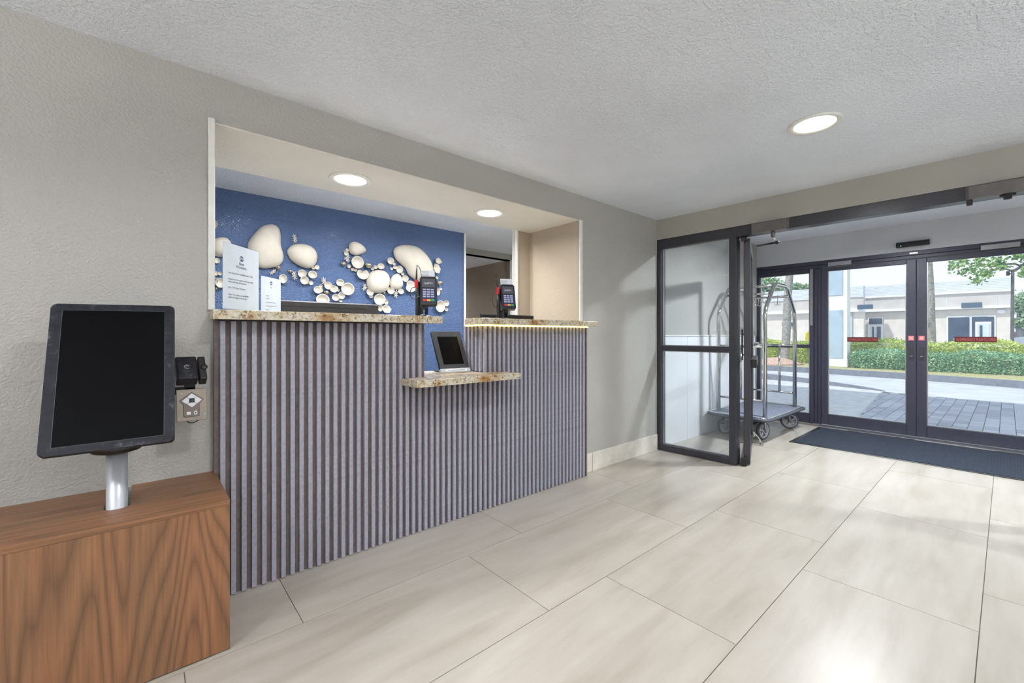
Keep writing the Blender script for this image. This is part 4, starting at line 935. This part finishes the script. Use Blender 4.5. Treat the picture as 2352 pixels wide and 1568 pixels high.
def foliage(name, sampler, n, size, m, label, cat, base, core=None, group=None, seed=1):
    rnd = random.Random(seed); mb = MB()
    if core: core(mb)
    vs = []; fs = []
    for i in range(n):
        p, nrm = sampler(rnd); p = Vector(p)
        d = Vector((rnd.gauss(0, 1), rnd.gauss(0, 1), rnd.gauss(0, .7)+.2)).normalized(); s_ = d.cross(Vector((rnd.gauss(0, 1), rnd.gauss(0, 1), rnd.gauss(0, 1)))).normalized()
        l = size*rnd.uniform(.6, 1.3); w2 = l*.34; k = len(vs)
        vs += [p, p+d*l*.5+s_*w2, p+d*l, p+d*l*.5-s_*w2]; fs.append((k, k+1, k+2, k+3))
    me = mb; bv = [me.bm.verts.new(v) for v in vs]
    for f in fs: me.bm.faces.new([bv[i] for i in f])
    me_ = bpy.data.meshes.new(name); bmesh.ops.translate(me.bm, verts=me.bm.verts, vec=-Vector(base)); me.bm.to_mesh(me_); me.bm.free(); me_.materials.append(m)
    o = bpy.data.objects.new(name, me_); COL.objects.link(o); o.location = base; ROOT[o.name] = Vector(base); return tag(o, label, cat, group)
def hedge(x0, x1, y0, y1, z0, z1, n, size, m, label, seed):
    def smp(r):
        x, y, z = r.uniform(x0, x1), r.uniform(y0, y1), r.uniform(z0, z1); k = r.random()
        bz = .06*math.sin(y*3.1)+.04*math.sin(y*7.3+x*3)
        if k < .5: z = z1+bz+r.gauss(0, .03)
        elif k < .95: x = x0+r.gauss(0, .05)
        return (x, y, z), None
    def core(mb): mb.box(x0+.07, x1-.05, y0+.05, y1-.05, z0, z1-.09)
    return foliage('hedge', smp, n, size, m, label, 'hedge', ((x0+x1)/2, (y0+y1)/2, z0), core, seed=seed)
hedge(17.25, 18.3, -4, 3.27, gz+.13, .60, 22000, .055, LEAFD, 'low deep green clipped hedge behind the far kerb right of the blue column', 1)
hedge(18.62, 19.6, -4, 4.0, gz+.12, .90, 20000, .06, LEAFY, 'taller yellow green hedge behind the low deep green one', 2)
hedge(18.9, 20.0, 4.6, 9.5, gz+.12, .86, 16000, .06, LEAFY, 'yellow green hedge seen through the side panel behind the luggage cart', 3)
# column of the porte cochere
cl_ = empty('entrance_column', (17.6, 3.9, gz), 'broad white column with pale blue inset panels beyond the left sliding door', 'column')
obj('shaft', MB().box(17.25, 17.7, 3.38, 4.32, gz+.131, 5.2), STUCW, cl_); obj('plinth', MB().box(17.20, 17.75, 3.36, 4.37, gz+.1305, gz+.40, b=.02), STUCW, cl_)
for z0, z1 in ((.40, 1.98), (2.47, 4.9)): obj('blue_panel', MB().box(17.225, 17.2499, 3.49, 4.32, z0, z1), BLUEP, cl_)

# tree behind the cart with mulch mound
def tree(name, base, path, r0, r1, m, label, leaves=None, lm=None, ls=.12, nl=0, seed=1, branches=()):
    e = empty(name, base, label, 'tree'); n = len(path); pts = smooth(path, 4); k = len(pts)
    obj('trunk', MB().tube(pts, [r0*(1.2 if i == 0 else 1)+(r1-r0)*i/(k-1) for i in range(k)], 14), m, e)
    for b_, rr in branches: obj('branch', MB().tube(smooth(b_, 4), rr, 8), m, e)
    if leaves:
        def smp(r):
            c, rad3 = r.choice(leaves); d = Vector((r.gauss(0, .5), r.gauss(0, .5), r.gauss(0, .5))); return (c[0]+d.x*rad3[0], c[1]+d.y*rad3[1], c[2]+d.z*rad3[2]), None
        o = foliage('foliage', smp, nl, ls, lm, None, None, base, seed=seed); o.location = (0, 0, 0); o.parent = e; o['kind'] = 'stuff'
b0 = at_x(1802, 833, 17.9); b0.z = gz+.13
tree('tree', (b0.x, b0.y, b0.z), [(b0.x, b0.y, b0.z), (17.9, at_x(1806, 770, 17.9).y, 1.2), (17.95, at_x(1808, 700, 17.9).y, 2.5), (18, at_x(1814, 640, 18).y, 3.6), (18, at_x(1814, 560, 18).y, 5.0)], .145, .115, BARK, 'pale straight tree trunk on a mulch mound behind the luggage cart',
     [((18, 5.3, 6.6), (1.6, 1.6, 1.0))], LEAFT, .2, 1500, 4)
mc = Vector((17.3, b0.y+.1, gz+.13)); tag(obj('mulch_mound', MB().lathe([(.8, 0), (.66, .07), (.45, .15), (.25, .22), (0, .25)], mc, n=24, smooth=True, warp=lambda t: 1+.1*math.sin(3*t)), MULCH, None, mc), 'pinkish brown mulch mound around the tree trunk behind the cart', 'mulch')
b1 = at_x(2142, 785, 21)
tree('tree', (21, b1.y, gz+.1), [(21, b1.y, gz+.1), (21, b1.y+.02, 1.2), (21, at_x(2137, 700, 21).y, 2.8), (21, at_x(2131, 610, 21).y, 4.4), (21, at_x(2128, 560, 21).y, 6.0)], .115, .085, BARK, 'pale leaning tree trunk beside the middle stiles of the sliding doors',
     [((21, 1.5, 8.0), (1.5, 1.5, 1.0))], LEAFT, .2, 1200, 5)
def q(x, y, X=13.5): return at_x(x, y, X)
fk = q(2326, 622, 20.4)
lv = []
for (x, y, rx, rz) in ((2190, 612, 16, 12), (2215, 622, 22, 16), (2240, 606, 26, 22), (2262, 608, 28, 24), (2288, 602, 26, 22), (2250, 632, 22, 18), (2243, 646, 12, 12), (2268, 628, 14, 14), (2300, 612, 18, 16), (2340, 590, 16, 10), (2350, 628, 10, 14), (2210, 600, 16, 10), (2290, 586, 30, 14), (2370, 610, 20, 30), (2240, 580, 40, 16), (2330, 560, 50, 30)):
    c = q(x, y, 20.3); F = c.x*math.cos(YAW)+c.y*math.sin(YAW); lv.append(((c.x, c.y, c.z), (.5, rx*F/FPX*.62, rz*F/FPX*.62)))
tree('tree', (20.4, fk.y, gz+.14), [(20.4, fk.y+.02, gz+.14), (20.4, fk.y+.01, 1.4), tuple(fk)], .042, .036, BARKD, 'slim dark tree with leafy branches hanging in front of the sky at the photo edge', lv, LEAFT, .11, 1200, 6,
     [([tuple(fk), tuple(q(2310, 618, 20.3)), tuple(q(2285, 612, 20.3)), tuple(q(2240, 612, 20.3))], [.05, .035, .025, .018, .017, .016, .015, .014, .013, .012, .01, .009, .008][:13]),
      ([tuple(fk), tuple(q(2345, 612, 20.4)), tuple(q(2370, 590, 20.4))], .04), ([tuple(q(2345, 612, 20.4)), tuple(q(2330, 606, 20.4)), tuple(q(2300, 607, 20.3))], .025)])
tag(obj('lamp_box', MB().box(20.2, 20.32, at_x(2319.5, 625, 20.3).y, at_x(2311, 625, 20.3).y, at_x(2315, 633, 20.3).z, at_x(2315, 623, 20.3).z, b=.01).tube([(20.33, at_x(2315, 625, 20.3).y, at_x(2315, 628, 20.3).z), (20.4, fk.y+.04, at_x(2315, 628, 20.3).z)], .015, 8), DKP, None, tuple(q(2315, 630, 20.3))), 'small square grey lamp box on the slim dark tree trunk', 'lamp')
# building across the road
def bz(x, y, X): return at_x(x, y, X).z
bd = empty('commercial_building', (36, 4, 0), 'pale one-storey commercial building with grey band and white cornice beyond the hedges', 'building')
def bface(x0, x1, X0, z0, z1, m, n, d=.1):      # piece of facade spanning photo columns x0..x1 at depth X0
    ya, yb = at_x(x0, HY, X0).y, at_x(x1, HY, X0).y
    return obj(n, MB().box(X0-d, X0+.4, yb, ya, z0, z1), m, bd)
XA, XB = 33.5, 35.5
zt_, zs, zc0, zc1 = bz(2140, 648, XB), bz(2140, 675.6, XB), bz(2140, 706, XB), bz(2140, 712, XB)
bface(1984, 2322, XB, gz, zc0, STUC, 'wall', 0); bface(1984, 2322, XB, zc1, zs, STUCD, 'upper_wall', .08)
# horizontal siding boards of the parapet
ya, yb = at_x(1984, HY, XB).y, at_x(2322, HY, XB).y
nb = 8
for i in range(nb):
    z0 = zs+(zt_-zs)*i/nb; z1 = zs+(zt_-zs)*(i+1)/nb-.007
    obj('siding_board', MB().box(XB-.15, XB+.4, yb, ya, z0, z1), SIDING, bd)
bface(1980, 2323, XB, zs-.05, zs+.02, STUCW, 'cornice', .2); bface(1980, 2323, XB, zc0-.02, zc1, STUCW, 'cornice', .35)
bface(1500, 1984, XA, gz, bz(1960, 716, XA), STUC, 'wall', 0); bface(1500, 1984, XA, bz(1960, 716, XA), bz(1960, 709, XA), STUCW, 'cornice', .3)
bface(1500, 1984, XA, bz(1960, 709, XA), bz(1960, 683, XA), STUCD, 'upper_wall', .05)
zz0, zz1 = bz(1960, 683, XA), bz(1960, 657, XA)
ya2, yb2 = at_x(1500, HY, XA).y, at_x(1984, HY, XA).y
for i in range(nb): obj('siding_board', MB().box(XA-.12, XA+.4, yb2, ya2, zz0+(zz1-zz0)*i/nb, zz0+(zz1-zz0)*(i+1)/nb-.008), SIDING, bd)
obj('roof', MB().box(XB+.4, XB+9, yb, ya2, gz, zt_-.1), SIDING, bd)
def win(x0, y0, x1, y1, X, n, m, d, par=None): 
    a, b = at_x(x0, y0, X-d), at_x(x1, y1, X-d); return obj(n, MB().box(X-d, X-d+.05, b.y, a.y, b.z, a.z), m, par or bd)
wf = win(2174, 725.5, 2287, 795, XB, 'window_frame', STUCW, .06); win(2178, 729, 2226, 795, XB, 'pane', DGLASS, .12, wf); win(2232, 728, 2283, 795, XB, 'pane', DGLASS, .12, wf)
rd = win(2240, 739, 2277, 795, XB, 'door', STUCW, .18); win(2244, 742, 2273, 795, XB, 'pane', mat('pale door glass', (196, 210, 218), .3), .24, rd); win(2250, 747, 2256, 795, XB, 'pane', DGLASS, .28, rd)
win(2208, 695.5, 2256, 705.5, XB, 'sign_panel', NAVYS, .42)
dd = win(1993, 729, 2028, 795, XB, 'door', STUCW, .08); win(1996, 731, 2026, 744, XB, 'pane', DGLASS, .14, dd); win(2003.5, 750, 2007, 795, XB, 'pane', DGLASS, .14, dd); win(2014, 750, 2023, 795, XB, 'pane', DGLASS, .14, dd)
win(1969, 700, 2005, 709, XA, 'sign_panel', NAVYS, .40); win(1796, 741, 1821, 748.5, XA, 'sign_panel', NAVYS, .14); win(1951, 716, 1957, 795, XA, 'pilaster', BLUEP, .1)
for x, y in ((1998, 686), (2056, 684)): win(x-4, y-1.5, x+4, y+1.5, XB, 'lettering_plate', STUC, .12)
for x in (2147, 2175, 2289): win(x-.6, 676, x+.6, 706, XB, 'wall_joint', SIDING, .1)
a = at_x(2299, 715, XB-.1); obj('wall_lamp', MB().ball((XB-.06, a.y, a.z), .16, 14, 8, (.5, 1.1, .75)), WHITEP, bd)
# distant trees above the roof, yellow post, far shop and car at the right edge
def cloud(pxs, X, n, size, label, seed):
    L = []
    for (x, y, rx, rz) in pxs:
        c = at_x(x, y, X); F = c.x*math.cos(YAW)+c.y*math.sin(YAW); L.append((c, rx*F/FPX, rz*F/FPX))
    cc = L[0][0]; e = empty('distant_tree', (X, cc.y, 0), label, 'tree'); obj('trunk', MB().tube([(X, cc.y, gz-.0005), (X, cc.y, cc.z)], [.3, .2], 8), BARKD, e)
    def smp(r):
        c, rx, rz = r.choice(L); return (c.x+r.gauss(0, .4)*rx, c.y+r.gauss(0, .42)*rx, c.z+r.gauss(0, .4)*rz), None
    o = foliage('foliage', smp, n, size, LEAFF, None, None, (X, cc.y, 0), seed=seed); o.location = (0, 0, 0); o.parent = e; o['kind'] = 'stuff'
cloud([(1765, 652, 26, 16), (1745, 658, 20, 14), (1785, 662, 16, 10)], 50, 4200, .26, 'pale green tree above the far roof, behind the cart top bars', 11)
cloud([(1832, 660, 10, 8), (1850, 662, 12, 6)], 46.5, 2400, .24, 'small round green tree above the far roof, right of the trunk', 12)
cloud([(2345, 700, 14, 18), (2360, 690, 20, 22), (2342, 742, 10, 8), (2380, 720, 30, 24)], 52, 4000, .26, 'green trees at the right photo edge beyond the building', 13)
yp = at_x(1857, 790, 22); tag(obj('yellow_post', MB().lathe([(.13, 0), (.13, 1.22), (.10, 1.3), (0, 1.34)], (22, yp.y, gz), n=16), YELLOW, None, (22, yp.y, gz)), 'yellow post beside the door jamb, in front of the far building', 'bollard')
fb = empty('far_shop', (58, -1.5, 0), 'distant low shop with maroon awning at the right photo edge', 'building')
a, b = at_x(2327, 733, 58), at_x(2420, 790, 58); obj('wall', MB().box(58, 62, b.y, a.y, gz, a.z+.6), STUCW, fb); obj('awning', MB().box(57.2, 58, b.y, a.y, at_x(2340, 748, 58).z, at_x(2340, 741, 58).z), MAROON, fb); obj('lower_wall', MB().box(57.8, 58, b.y, a.y, gz, at_x(2340, 762, 58).z), MAROON, fb)
ca = at_x(2346, 790, 46); cx0, cy0 = 46, ca.y-1.3
car = empty('parked_car', (cx0, cy0, gz), 'small white car parked far away at the right photo edge', 'car')
MC = Matrix.Translation((cx0, cy0, gz)) @ Matrix.Rotation(PI/2, 4, 'X')
prof = [(-2.1, .35), (2.1, .35), (2.15, .75), (1.9, .95), (1.1, 1.02), (.5, 1.45), (-.9, 1.5), (-1.7, 1.05), (-2.1, .95)]
MC = frame((cx0-.9, cy0, gz), (0, 1, 0), (0, 0, 1))
obj('body', MB(MC).prism(prof, -1.8, 0, .06), WHITEP, car); obj('windows', MB(MC).prism([(-1.45, 1.03), (.95, 1.03), (.42, 1.38), (-.85, 1.42)], -1.79, .012), DGLASS, car)
for x in (-1.35, 1.35): obj('wheel', MB(MC).cyl((x, .32, -.2), .32, .22, (0, 0, 1), 20), BLACKP, car)
